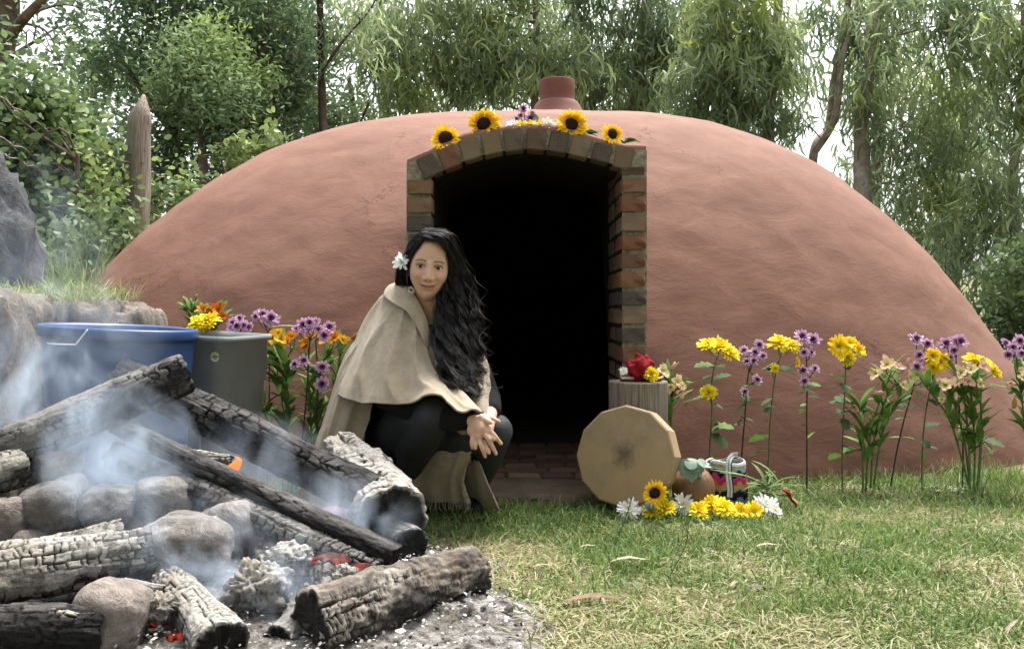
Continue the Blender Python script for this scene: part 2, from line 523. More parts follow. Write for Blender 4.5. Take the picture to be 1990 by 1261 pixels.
for k in range(NB):
    s0 = seg[-1] * (k + .5) / NB
    p = np.array([np.interp(s0, seg, mid[:, a]) for a in (0, 1)])
    q = np.array([np.interp(s0 + .03, seg, mid[:, a]) - np.interp(s0 - .03, seg, mid[:, a]) for a in (0, 1)])
    th_ = np.linalg.norm(np.array([np.interp(s0, seg, outer_arch[:, a] - inner_arch[:, a]) for a in (0, 1)]))
    for d in range(1):
        brick((p[0], DF - .011 + .05 + random.uniform(-.003, .003), p[1] - .002), (seg[-1] / NB - .014, .10, min(th_, .084) * 1.0), -math.atan2(q[1], q[0]), 0, frame)
# red plaster hood over the arch
up = outer_arch + np.array([0, .020]); nn = len(up)
yb = dome_y(up[:, 0], up[:, 1]) + .12
lip = .006 * noise(np.stack([up[:, 0] * 14, up[:, 1] * 14, 0 * yb], 1), 5)
rows = [np.stack([outer_arch[:, 0], np.full(nn, DF + .016) + lip, outer_arch[:, 1] - .002], 1), np.stack([up[:, 0], np.full(nn, DF + .018) + lip, up[:, 1] - .004 + lip], 1)]
for kk in np.linspace(0, 1, 14):
    y_ = DF + .03 + (yb - DF - .03) * kk
    rows.append(np.stack([up[:, 0], y_, up[:, 1] + .006 + .008 * noise(np.stack([up[:, 0] * 5, y_ * 5, 0 * y_], 1), 6) + .03 * kk ** 2], 1))
mk('plaster_hood', np.concatenate(rows), grid_faces(len(rows), nn), CLAY, frame)

# threshold and the paved floor of the doorway
t = NT('packed_earth'); f = t.noise(9, 6, .7); t.base(t.ramp(f, [(.3, (.055, .040, .028)), (.7, (.13, .098, .07))]), .95, .15).bump(f, .7, .02); EARTH = t.m
nx, ny = 70, 26
X, Y = np.meshgrid(np.linspace(OUT[0, 0] - .03, OUT[-1, 0] + .02, nx), np.linspace(0, 1, ny))
Yw = 3.165 + .012 * noise(np.stack([X * 6, 0 * X, 0 * X], -1), 9) + Y * .34
Z = .043 * sm(0, .07, Y) + .005 * fbm(np.stack([X * 16, Yw * 16, 0 * X], -1), 3, 9) - .02 * (1 - sm(0, .04, Y))
mk('threshold', np.stack([X, Yw, Z], -1).reshape(-1, 3), grid_faces(ny, nx), EARTH, hut)
a_, b_ = box((INN[0, 0] - .02, 3.46, -.05), (INN[-1, 0] + .02, 4.1, .022)), box((-1.6, 4.1, -.05), (1.7, 7.2, .024))
fl = mk('floor', *join([a_, b_])[:2], EARTH, hut, False)
yy = 3.512; row = 0
while yy < 4.4:
    xx = INN[0, 0] + .01 + (-.06 if row % 2 else 0)
    while xx < INN[-1, 0] - .02:
        x1 = min(xx + random.uniform(.12, .14), INN[-1, 0] - .005); x0 = max(xx, INN[0, 0] + .005)
        if x1 - x0 > .03:
            o = brick(((x0 + x1) / 2, yy + .055, .024), (x1 - x0 - .008, .104, .04), R(random.uniform(-1.2, 1.2)), R(random.uniform(-1, 1)), fl)
            o.name = 'paver'
        xx = x1 + .004
    yy += .112; row += 1

# ================================================================== rocks at the left
def rockmat(name, stops, band=(1, 1, 1), sc_=7.):
    t = NT(name); f = t.noise(sc_, 7, .68, band, .8); f2 = t.noise(70, 4, .7)
    c = t.ramp(t.math('ADD', t.math('MULTIPLY', f, .75), t.math('MULTIPLY', f2, .25)), stops)
    t.base(c, .88, .25).bump(t.math('ADD', f, t.math('MULTIPLY', f2, .25)), .9, .03)
    return t.m
LEDGE = rockmat('ledge_stone', [(.32, (.045, .038, .034)), (.5, (.135, .115, .10)), (.68, (.27, .23, .195))], (1.6, 1.6, .7))
DARKROCK = rockmat('dark_stone', [(.35, (.018, .019, .022)), (.52, (.055, .057, .062)), (.7, (.15, .15, .155))], (1.5, 1.5, 1), 6)
RIVER = rockmat('river_stone', [(.32, (.075, .068, .063)), (.47, (.15, .138, .128)), (.57, (.215, .20, .188)), (.66, (.42, .405, .385))], (1, 1, 1), 9)

def rock(name, lo, hi, mat, label, cat='rock', group=None, p=5, rough=.06, seed=0, sub=5, stria=0.):
    lo, hi = np.asarray(lo), np.asarray(hi)
    V, F = ICO[sub]
    l = (np.abs(V) ** p).sum(1, keepdims=True) ** (1 / p); V = V / l
    cen, hf = (lo + hi) / 2, (hi - lo) / 2
    W = cen + V * hf
    q = W * 4
    d = fbm(q, 4, seed) * rough + .35 * rough * np.abs(fbm(q * 3.1, 3, seed + 9))
    if stria:
        u = W[:, 0] * 9 + 2.2 * fbm(W * 3, 2, seed + 3)
        d = d + stria * (np.abs((u % 1) - .5) * 2) ** 1.5 * np.where(_h(np.floor(u).astype(np.int64), np.floor(u).astype(np.int64) * 0, np.floor(u).astype(np.int64) * 0, seed) > .3, 1, .4) - stria * .5
    e_, c_ = cells(W[:, 0] * 7 + W[:, 1] * 6 + .5 * fbm(q, 2, seed), W[:, 2] * 5.5 + .6 * fbm(q + 5, 2, seed), seed)
    d = d + rough * (.55 * (c_ - .5) - .35 * (1 - sm(.02, .16, e_)))
    nrm = V / np.maximum(np.linalg.norm(V, axis=1, keepdims=True), 1e-6)
    W = W + nrm * d[:, None]
    o = mk(name, W, F, mat)
    # put the origin at the base
    return tag(o, label, cat, group)

def pbox(x0, y0, x1, y1, Ya, Yb):
    a, b = P(x0, y1, (Ya + Yb) / 2), P(x1, y0, (Ya + Yb) / 2)
    return (a[0], Ya, a[2]), (b[0], Yb, b[2])
lo, hi = pbox(-160, 572, 86, 1000, 2.98, 3.5)
rock('ledge_block', (lo[0], lo[1], -.05), hi, LEDGE, 'tall grey stone block standing left of the blue tub', 'rock', None, 7, .05, 3, 5, .025)
spec = [(80, 178, 590, 'broad flat faced ledge stone behind the left half of the blue tub'), (172, 232, 588, 'narrow buckled ledge stone behind the middle of the blue tub'),
        (228, 300, 602, 'low pale ledge stone sloping down to the dome behind the grey bin')]
for k, (a, b, tp, lab) in enumerate(spec):
    lo, hi = pbox(a, tp, b, 1000, 3.32, 3.68)
    rock('ledge_stone', (lo[0] - .01, lo[1], -.05), (hi[0] + .01, hi[1], hi[2]), LEDGE, lab, 'rock', 'ledge stones behind the tub', 6, .045, 20 + k, 5, .03)
lo, hi = pbox(-330, 250, 66, 800, 3.75, 4.35)
rock('boulder', lo, hi, DARKROCK, 'dark furrowed upright boulder standing on the ledge beside the tall grass', 'boulder', None, 2.3, .07, 31, 5, .03)

# ================================================================== fence post and wire
t = NT('grey_wood'); f = t.noise(9, 6, .65, (14, 14, .8)); f2 = t.noise(5, 4)
t.base(t.mix(t.ramp(f2, [(.35, (0, 0, 0)), (.7, (.6, .6, .6))]), t.ramp(f, [(.3, (.10, .08, .06)), (.55, (.30, .255, .205)), (.75, (.44, .38, .32))]), (.30, .275, .24)), .85, .2).bump(f, .9, .012); GREYWOOD = t.m
FY = 6.0
b0, b1 = P(258, 470, FY), P(272, 228, FY); b0 = b0 + (b0 - b1) * .35
path = spline([b0, (b0 + b1) / 2 + np.array([.012, 0, 0]), b1], 24)
V, F = tube(path, np.linspace(.098, .078, 24), 14, False)
rr = np.tile(np.arange(14), 24)
V[:, :2] += (.012 * noise(np.stack([rr * .9, V[:, 2] * 1.4, 0 * rr], 1), 2))[:, None]
tip = P(280, 184, FY); Vt = V[-14:] * .22 + tip * .78
Vt[:, 2] = tip[2] - np.abs(Vt[:, 0] - tip[0]) * 1.2
V = np.vstack([V, Vt, tip]); k0 = 23 * 14; j = np.arange(14); j2 = (j + 1) % 14
F = F + [np.stack([k0 + j, k0 + j2, k0 + 14 + j2, k0 + 14 + j], 1), np.stack([k0 + 14 + j, k0 + 14 + j2, np.full(14, len(V) - 1)], 1)]
tag(mk('fence_post', V, F, GREYWOOD), 'weathered grey wooden fence post with a pointed top', 'post')
WIRE = plain('rusty_wire', (.20, .17, .14), .6, .4, .3, 90)
wl = ['top strand of barbed wire running to the fence post', 'middle strand of barbed wire running to the fence post', 'lowest strand of barbed wire in front of the bushes']
for k, pts in enumerate(([(-160, 100, 4.4), (0, 190, 5.0), (110, 262, 5.45), (252, 318, 5.92), (300, 338, 6.3), (370, 372, 7.2)], [(-160, 190, 4.4), (30, 283, 5.1), (150, 340, 5.55), (252, 368, 5.92), (330, 410, 6.6)], [(-160, 230, 4.4), (65, 325, 5.2), (160, 378, 5.6), (255, 424, 5.92)])):
    p = spline([P(*q) for q in pts], 140); p[:, 2] += .008 * np.sin(np.arange(140) * .7)
    parts = [tube(p, .0042, 5)]
    for q in range(6, 136, 9):
        for sgn in (-1, 1):
            parts.append(tube(np.array([p[q] - [.012, 0, .018 * sgn], p[q], p[q] + [.012, .005, .018 * sgn]]), .003, 4))
    V, F, _ = join(parts)
    tag(mk('barbed_wire', V, F, WIRE), wl[k], 'wire', 'fence wires')
# ================================================================== trees
def euc_leaf():
    x = np.array([0, .18, .45, .75, 1.]); wd = np.array([0, .055, .075, .045, 0]); yc = .16 * np.sin(x * np.pi) - .02; zc = -.10 * x ** 2
    V = [(0, yc[0], 0)]
    for k in (1, 2, 3): V += [(x[k], yc[k] - wd[k], zc[k] + .012), (x[k], yc[k] + wd[k], zc[k] - .012)]
    V.append((1, yc[4], zc[4]))
    return np.array(V), [np.array([(0, 1, 2), (5, 7, 6)]), np.array([(1, 3, 4, 2), (3, 5, 6, 4)])]
def oval_leaf(wd=.32, bend=.12):
    V = np.array([(0, 0, 0), (.3, -wd * .9, .03), (.3, wd * .9, .03), (.7, -wd * .75, -.02), (.7, wd * .75, -.02), (1, 0, -bend), (.3, 0, -.02), (.7, 0, -.06)])
    return V, [np.array([(0, 1, 6), (0, 6, 2), (3, 5, 7), (7, 5, 4)]), np.array([(1, 3, 7, 6), (6, 7, 4, 2)])]
EUC = euc_leaf(); OVAL = oval_leaf(); SPRIG = oval_leaf(.20, .05)
LEAF_E = leafmat('eucalyptus_leaf', [(.05, (.055, .088, .050)), (.30, (.165, .232, .128)), (.56, (.29, .36, .185)), (.80, (.36, .44, .13)), (1, (.44, .52, .08))], .55, .42, .45)
LEAF_A = leafmat('wattle_leaf', [(.06, (.055, .092, .058)), (.34, (.145, .215, .122)), (.62, (.23, .32, .15)), (1, (.32, .43, .12))], .45, .6, .25)
LEAF_S = leafmat('broad_leaf', [(.10, (.04, .070, .032)), (.42, (.11, .17, .07)), (.7, (.20, .28, .11)), (1, (.34, .43, .12))], .35, .5, .35)
BARK_T = plain('tree_bark', (.13, .10, .078), .9, .15, .5, 14, .6)
BARK_P = plain('pale_bark', (.24, .21, .175), .85, .2, .4, 10, .5)

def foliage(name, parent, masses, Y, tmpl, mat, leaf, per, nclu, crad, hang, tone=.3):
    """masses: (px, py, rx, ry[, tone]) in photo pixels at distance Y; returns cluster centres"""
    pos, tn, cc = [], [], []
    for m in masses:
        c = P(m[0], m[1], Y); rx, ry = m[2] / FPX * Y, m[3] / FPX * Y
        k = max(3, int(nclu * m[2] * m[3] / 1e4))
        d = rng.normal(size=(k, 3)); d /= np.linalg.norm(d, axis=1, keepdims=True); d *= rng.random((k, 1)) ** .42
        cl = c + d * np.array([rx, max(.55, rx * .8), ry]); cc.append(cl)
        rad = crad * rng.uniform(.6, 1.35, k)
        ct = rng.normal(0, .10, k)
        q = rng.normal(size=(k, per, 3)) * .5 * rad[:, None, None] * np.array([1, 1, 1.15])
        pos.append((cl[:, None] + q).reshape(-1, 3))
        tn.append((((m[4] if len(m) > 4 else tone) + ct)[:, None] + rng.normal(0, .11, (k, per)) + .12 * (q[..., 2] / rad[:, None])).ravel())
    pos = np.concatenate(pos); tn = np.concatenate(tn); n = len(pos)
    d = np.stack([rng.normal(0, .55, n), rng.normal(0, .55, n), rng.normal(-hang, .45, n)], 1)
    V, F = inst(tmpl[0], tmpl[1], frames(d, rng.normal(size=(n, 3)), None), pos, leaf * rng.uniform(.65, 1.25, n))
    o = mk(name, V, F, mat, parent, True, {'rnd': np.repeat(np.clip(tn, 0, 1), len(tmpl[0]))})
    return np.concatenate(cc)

def tree(name, label, Y, trunks, masses, tmpl, mat, leaf, per, nclu, crad, hang, bark=BARK_T, tone=.3, cat='tree', group=None, twigs=.35, gone=.0, crown='crown'):
    """trunks: lists of (px, py, radius in m); first point near the ground"""
    p0 = P(trunks[0][0][0], trunks[0][0][1], Y); base = np.array([p0[0], Y, gz(p0[0], Y)])
    root = thing(name, base, label, cat, group)
    nodes, parts = [], []
    for k, tr in enumerate(trunks):
        pts = [P(a, b, Y + .25 * math.sin(3 * k + i)) for i, (a, b, r) in enumerate(tr)]
        rd = [r for a, b, r in tr]
        if k == 0 or tr[0][2] > .05:
            pts = [np.array([pts[0][0], Y, gz(pts[0][0], Y) - .1])] + pts; rd = [rd[0] * 1.15] + rd
        n = 10 * len(pts); path = spline(pts, n); path[:, :2] += .02 * np.stack([noise(path * 2.1, 3 + k), noise(path * 2.1, 7 + k)], 1)
        parts.append(tube(path, spline(np.array(rd)[:, None], n)[:, 0], 10)); nodes.append(path)
    nodes = np.concatenate(nodes)
    cl = foliage(crown, root, masses, Y, tmpl, mat, leaf, per, nclu, crad, hang, tone)
    pick = cl[rng.random(len(cl)) < twigs]
    for c in pick:
        lower = nodes[nodes[:, 2] < c[2] + .2]
        if not len(lower): lower = nodes
        s = lower[np.argmin(np.linalg.norm(lower - c, axis=1) + rng.random(len(lower)) * .3)]
        mid_ = (s + c) / 2 + rng.normal(0, .08, 3) + np.array([0, 0, .08])
        L = np.linalg.norm(c - s)
        parts.append(tube(spline([s, mid_, c], 7), np.linspace(min(.022, .006 + .008 * L), .004, 7), 5, False))
    V, F, _ = join(parts)
    mk('trunk', V, F, bark, root)
    return root

GT = 'eucalyptus trees behind the dome'
def euc(label, Y, trunks, masses, per=86, nclu=20, leaf=.175, tone=.44, bark=BARK_P, twigs=.3):
    return tree('eucalyptus_tree', label, Y, trunks, masses, EUC, LEAF_E, leaf, per, nclu, .27, .95, bark, tone, 'tree', GT, twigs)
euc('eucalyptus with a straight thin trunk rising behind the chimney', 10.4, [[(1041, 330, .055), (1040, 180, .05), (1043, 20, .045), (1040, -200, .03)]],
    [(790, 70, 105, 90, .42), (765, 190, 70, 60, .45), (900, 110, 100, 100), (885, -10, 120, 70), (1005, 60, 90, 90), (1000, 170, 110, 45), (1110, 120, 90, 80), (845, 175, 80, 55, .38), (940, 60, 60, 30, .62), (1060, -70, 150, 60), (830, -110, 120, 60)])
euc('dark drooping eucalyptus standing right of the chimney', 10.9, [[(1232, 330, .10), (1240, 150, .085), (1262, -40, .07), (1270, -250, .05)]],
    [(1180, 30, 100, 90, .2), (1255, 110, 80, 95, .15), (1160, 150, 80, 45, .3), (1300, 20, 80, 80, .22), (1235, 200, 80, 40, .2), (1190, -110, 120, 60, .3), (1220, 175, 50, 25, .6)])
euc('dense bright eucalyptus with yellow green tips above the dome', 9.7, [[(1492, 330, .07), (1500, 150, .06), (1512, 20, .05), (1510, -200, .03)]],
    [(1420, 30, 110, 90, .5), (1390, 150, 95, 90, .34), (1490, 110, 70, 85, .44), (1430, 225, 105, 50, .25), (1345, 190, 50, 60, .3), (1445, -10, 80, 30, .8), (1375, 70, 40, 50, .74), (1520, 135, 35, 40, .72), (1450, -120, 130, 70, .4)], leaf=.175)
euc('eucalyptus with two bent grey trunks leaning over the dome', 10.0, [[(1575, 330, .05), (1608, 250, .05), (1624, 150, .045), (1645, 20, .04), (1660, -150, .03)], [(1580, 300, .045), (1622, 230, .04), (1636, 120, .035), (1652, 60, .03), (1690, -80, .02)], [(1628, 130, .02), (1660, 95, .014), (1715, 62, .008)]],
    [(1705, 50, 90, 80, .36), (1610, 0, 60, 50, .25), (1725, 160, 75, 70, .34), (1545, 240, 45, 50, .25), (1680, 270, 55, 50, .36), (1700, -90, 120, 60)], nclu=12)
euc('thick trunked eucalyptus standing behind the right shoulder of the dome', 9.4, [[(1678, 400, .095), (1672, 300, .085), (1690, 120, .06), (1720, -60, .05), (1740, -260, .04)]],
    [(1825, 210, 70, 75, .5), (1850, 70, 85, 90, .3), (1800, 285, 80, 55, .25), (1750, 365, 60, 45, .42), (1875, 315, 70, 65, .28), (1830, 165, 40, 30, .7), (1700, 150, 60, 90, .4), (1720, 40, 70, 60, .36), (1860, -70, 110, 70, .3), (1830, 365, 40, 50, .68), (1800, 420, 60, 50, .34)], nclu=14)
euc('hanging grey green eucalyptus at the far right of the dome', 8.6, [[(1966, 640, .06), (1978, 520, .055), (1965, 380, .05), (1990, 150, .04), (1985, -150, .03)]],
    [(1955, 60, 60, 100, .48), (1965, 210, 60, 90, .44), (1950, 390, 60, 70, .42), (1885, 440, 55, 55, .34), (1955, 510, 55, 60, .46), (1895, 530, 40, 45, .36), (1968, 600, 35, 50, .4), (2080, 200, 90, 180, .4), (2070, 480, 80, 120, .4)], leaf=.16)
GB = 'trees of the row farther back'
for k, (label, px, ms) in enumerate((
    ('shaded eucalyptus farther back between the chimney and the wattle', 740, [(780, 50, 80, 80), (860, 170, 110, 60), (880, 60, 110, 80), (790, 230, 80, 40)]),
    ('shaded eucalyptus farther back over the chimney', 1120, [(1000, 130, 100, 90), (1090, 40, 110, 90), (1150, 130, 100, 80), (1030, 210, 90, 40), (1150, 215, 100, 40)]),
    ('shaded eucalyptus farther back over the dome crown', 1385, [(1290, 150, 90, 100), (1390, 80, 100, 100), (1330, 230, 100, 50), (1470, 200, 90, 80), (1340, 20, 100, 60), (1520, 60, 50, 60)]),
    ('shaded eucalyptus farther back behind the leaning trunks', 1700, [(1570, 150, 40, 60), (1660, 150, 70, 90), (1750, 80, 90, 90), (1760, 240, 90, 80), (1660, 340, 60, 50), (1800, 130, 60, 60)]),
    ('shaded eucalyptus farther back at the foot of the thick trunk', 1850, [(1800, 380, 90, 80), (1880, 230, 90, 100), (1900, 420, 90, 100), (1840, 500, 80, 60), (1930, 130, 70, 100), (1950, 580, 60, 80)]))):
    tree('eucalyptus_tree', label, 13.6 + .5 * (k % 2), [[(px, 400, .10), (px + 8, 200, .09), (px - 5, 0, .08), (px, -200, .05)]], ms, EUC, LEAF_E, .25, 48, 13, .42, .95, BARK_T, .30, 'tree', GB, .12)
# wattles and the thin trunk at the left
tree('wattle_tree', 'feathery dark green wattle tree spreading behind the fence post', 9.2, [[(345, 420, .10), (335, 280, .09), (350, 130, .075), (330, -60, .05)], [(345, 300, .05), (430, 200, .04), (520, 90, .03)], [(340, 260, .05), (260, 150, .035), (200, 60, .02)]],
     [(330, 60, 130, 75, .32), (460, 30, 130, 75, .3), (235, 130, 95, 70, .36), (560, 90, 100, 80, .26), (540, 195, 90, 60, .34), (330, 235, 80, 50, .24), (455, 250, 100, 55, .22), (380, 330, 90, 50, .2), (490, 300, 60, 30, .3), (300, -60, 160, 60, .3), (480, -80, 150, 60, .3), (420, 160, 120, 70, .3), (300, 300, 60, 45, .25)],
     SPRIG, LEAF_A, .075, 215, 17, .32, .05, BARK_T, .3, 'tree', None, .35)
tree('wattle_tree', 'bright leafy wattle in front of the darker wattle', 8.3, [[(400, 400, .05), (395, 280, .04), (385, 180, .03)]],
     [(350, 130, 50, 40, .55), (420, 130, 70, 50, .66), (380, 190, 80, 40, .5), (470, 170, 55, 40, .58), (440, 210, 70, 40, .42)], SPRIG, LEAF_A, .062, 300, 22, .26, .0, BARK_T, .55, 'tree', None, .3)
tree('wattle_tree', 'small pale wattle at the foot of the slim dark trunk', 9.8, [[(690, 330, .05), (688, 230, .04), (680, 150, .02)]],
     [(660, 215, 60, 40, .5), (700, 235, 50, 30, .55), (610, 240, 60, 30, .4)], SPRIG, LEAF_A, .065, 240, 20, .28, .0, BARK_T, .5, 'tree', None, .3)
tree('eucalyptus_tree', 'slim dark trunked eucalyptus with a few branches against the white sky', 8.9, [[(629, 330, .045), (627, 230, .042), (624, 110, .038), (619, 0, .034), (615, -160, .03)], [(626, 140, .016), (660, 90, .013), (716, 20, .008), (740, -40, .006)], [(720, 200, .012), (700, 245, .010), (685, 300, .008)]],
     [(690, 20, 45, 45, .4), (730, 90, 45, 60, .4), (655, 60, 40, 40, .35), (600, -40, 50, 40, .35)], EUC, LEAF_E, .15, 60, 12, .28, .9, plain('dark_bark', (.075, .055, .045), .9, .15, .4, 12, .5), .35, 'tree', GT, .4)
tree('old_tree', 'grey forked trunk with bare twigs rising at the left edge', 8.0, [[(-6, 330, .13), (0, 120, .12), (14, 40, .10), (20, -60, .08), (10, -220, .06)], [(14, 70, .05), (60, 25, .04), (110, -30, .03)], [(22, 110, .02), (60, 85, .015), (110, 55, .008), (150, 48, .004)], [(40, 45, .015), (90, 60, .010), (120, 110, .005)], [(50, 30, .02), (120, 10, .01), (170, 20, .005)]],
     [(40, -20, 70, 25, .25), (140, 10, 40, 25, .3), (90, 90, 40, 25, .3), (-60, 60, 60, 90, .3)], SPRIG, LEAF_A, .08, 60, 10, .25, .0, BARK_T, .3, 'tree', None, .6)
for label, px, ms in (('dark hedge tree filling the gap behind the fence post', 180, [(150, 330, 90, 60, .2), (230, 290, 40, 40, .25), (100, 240, 60, 50, .3), (330, 380, 80, 40, .15)]),
                      ('dark hedge tree behind the left shoulder of the dome', 520, [(480, 220, 100, 60, .15), (600, 230, 80, 50, .2), (600, 150, 60, 50, .25), (420, 100, 120, 70, .2), (560, 40, 100, 50, .22), (300, 140, 110, 70, .22)])):
    tree('hedge_tree', label, 12.5, [[(px, 420, .08), (px, 260, .06), (px + 5, 120, .04)]], ms, SPRIG, LEAF_A, .15, 110, 16, .45, .0, BARK_T, .2, 'tree', 'trees of the hedge behind', .15)
# bushes between the boulder and the fence post
GS = 'bushes along the fence'
tree('leafy_bush', 'tall broad leaved bush overgrowing the fence wires', 5.6, [[(70, 520, .03), (60, 380, .025), (70, 250, .015)], [(80, 500, .02), (140, 380, .015), (150, 300, .01)]],
     [(50, 210, 95, 65, .45), (120, 265, 75, 65, .5), (50, 320, 90, 70, .32), (140, 350, 60, 60, .55), (60, 420, 90, 60, .3), (130, 430, 60, 50, .34), (170, 380, 40, 50, .6), (-70, 300, 80, 150, .4)], OVAL, LEAF_S, .06, 105, 26, .2, .15, BARK_T, .4, 'bush', GS, .5)
tree('leafy_bush', 'low thin leaved bush between the tall grass and the dome', 5.2, [[(180, 560, .015), (170, 500, .012), (185, 430, .006)]],
     [(150, 480, 55, 40, .45), (195, 470, 35, 35, .4), (120, 510, 40, 30, .4), (215, 440, 30, 30, .36)], OVAL, LEAF_S, .05, 80, 34, .16, .1, BARK_T, .42, 'bush', GS, .7)
tree('leafy_bush', 'light green sprouting bush growing at the foot of the fence post', 6.4, [[(310, 480, .012), (300, 400, .010), (320, 350, .006)]],
     [(300, 375, 40, 22, .62), (345, 355, 35, 14, .7), (250, 385, 30, 18, .6), (320, 410, 50, 30, .42), (240, 430, 35, 40, .4)], OVAL, LEAF_S, .06, 60, 34, .15, .0, BARK_T, .55, 'bush', GS, .8)
tree('leafy_bush', 'light green sprig poking up over the left shoulder of the dome', 7.6, [[(440, 360, .008), (455, 310, .006), (520, 262, .003)]],
     [(470, 297, 28, 9, .75), (505, 282, 25, 9, .8), (440, 310, 15, 8, .7), (525, 262, 10, 12, .75)], OVAL, LEAF_S, .075, 34, 90, .10, .0, BARK_T, .7, 'bush', GS, .9)
tree('leafy_bush', 'dark green bush growing beside the right flank of the dome', 7.4, [[(2010, 720, .02), (2005, 640, .015), (1990, 580, .01)]],
     [(1965, 600, 30, 60, .3), (2000, 660, 50, 60, .3), (1985, 530, 40, 50, .34), (2060, 600, 70, 120, .3)], OVAL, LEAF_S, .065, 100, 26, .22, .3, BARK_T, .3, 'bush', GS, .4)

# ================================================================== grass
def blade():
    V = np.array([(0, -.5, 0), (0, .5, 0), (.45, -.42, .10), (.45, .42, .10), (.8, -.26, .08), (.8, .26, .08), (1, 0, 0)])
    return V, [np.array([(4, 5, 6)]), np.array([(0, 1, 3, 2), (2, 3, 5, 4)])]
BL = blade()
t = NT('grass_blade')
c = t.ramp(t.attr('rnd'), [(0, (.022, .046, .014)), (.3, (.078, .140, .034)), (.55, (.150, .230, .056)), (.72, (.24, .28, .095)), (.86, (.30, .265, .145)), (1, (.40, .36, .23))])
t.base(c, .55, .3).translucent(c, .35); GRASS = t.m

def blades(name, x, y, ln, wd, tilt, rnd, label, z0=None, hug=0.):
    n = len(x); a = rng.uniform(0, 2 * np.pi, n)
    d = np.stack([np.cos(a) * np.cos(tilt), np.sin(a) * np.cos(tilt), np.sin(tilt)], 1)
    z = gz(x, y) if z0 is None else z0
    V, F = inst(BL[0], BL[1], frames(d, None, rng.normal(0, .5, n)), np.stack([x, y, z - .003 + hug * rng.random(n)], 1), np.stack([ln, wd, ln], 1))
    o = mk(name, V, F, GRASS, None, True, {'rnd': np.repeat(np.clip(rnd, 0, 1), 7)})
    return tag(o, label, 'grass', None, 'stuff')

def ash_mask(x, y):
    """1 where the fire's ash covers the ground"""
    n_ = .16 * fbm(np.stack([x * 4, y * 4, 0 * x], -1), 3, 40)
    return sm(1.04, .82, np.hypot((x + .86) / .93, (y - 1.98) / .90) + n_)

def scatter(n, yr, pxr, p=1.6):
    y = yr[0] + (yr[1] - yr[0]) * rng.random(n) ** p
    x = (rng.uniform(pxr[0], pxr[1], n) - 995) / FPX * y
    return x, y
x, y = scatter(135000, (1.62, 3.75), (330, 2250), 1.05)
patch = fbm(np.stack([x * 1.7, y * 2.6, 0 * x], -1), 3, 51)
dry = fbm(np.stack([x * 3.1, y * 4.2, 0 * x + 4], -1), 3, 57) - .35 * sm(2.5, 3.2, y) + .28 * sm(2.35, 1.8, y)
keep = (rng.random(len(x)) < (.55 + .6 * patch)) & (rng.random(len(x)) > ash_mask(x, y) * 1.15) & (y < dome_y(x, 0 * x) + .03)
keep &= ~((x > OUT[0, 0] - .03) & (x < OUT[-1, 0] + .02) & (y > 3.185))
x, y, dry, patch = x[keep], y[keep], dry[keep], patch[keep]; n = len(x)
straw = rng.random(n) < np.clip(.30 + 1.1 * dry, .05, .9)
ln = np.where(straw, rng.uniform(.022, .060, n), rng.uniform(.020, .052, n)) * (1 + .35 * patch)
rnd = np.where(straw, rng.uniform(.70, 1.0, n), np.clip(rng.normal(.44, .15, n) - .1 * patch, 0, .7))
tilt = np.where(straw, rng.uniform(0.02, .45, n), rng.uniform(.15, 1.15, n))
blades('grass', x, y, ln, rng.uniform(.0022, .0048, n), tilt, rnd, 'short trodden lawn grass, green mixed with straw, in front of the dome', None, .012)
# longer tufts along the foot of the dome
x, y = scatter(16000, (3.2, 3.80), (1250, 2200), 1.0)
tf = fbm(np.stack([x * 5, y * 3, 0 * x], -1), 2, 63)
keep = (y < dome_y(x, 0 * x) + .02) & (rng.random(len(x)) < .12 + .8 * tf + .30 * sm(1.3, 2.1, x)) & (x > .75)
x, y = x[keep], y[keep]; n = len(x)
blades('tall_grass', x, y, rng.uniform(.03, .095, n) * (.75 + .5 * sm(1.0, 2.0, x)), rng.uniform(.0018, .004, n), rng.uniform(.5, 1.35, n), np.clip(rng.normal(.47, .16, n), 0, 1), 'longer green grass tufts along the foot of the dome')
# bright grass on the bank
x = rng.uniform(-3.2, -1.68, 11000); y = rng.uniform(3.7, 5.9, 11000)
keep = (x < (200 - 995) / FPX * y) & (rng.random(len(x)) < .35 + .5 * noise(np.stack([x * 3, y * 3, 0 * x], 1), 5))
x, y = x[keep], y[keep]; n = len(x)
blades('bank_grass', x, y, rng.uniform(.12, .42, n) * (.35 + .65 * sm(3.7, 4.4, y)), rng.uniform(.004, .008, n), rng.uniform(.5, 1.45, n), np.clip(rng.normal(.56, .13, n), 0, .85), 'bright tall grass growing on the bank behind the ledge stones')
x = rng.uniform(-2.3, -1.6, 1500); y = rng.uniform(3.35, 3.8, 1500)
n = len(x)
blades('ledge_grass', x, y, rng.uniform(.05, .13, n), rng.uniform(.002, .005, n), rng.uniform(.05, 1.0, n), np.clip(rng.normal(.62, .2, n), 0, 1), 'straggling dry grass lying over the top of the ledge stones', .74 + .03 * rng.random(n))
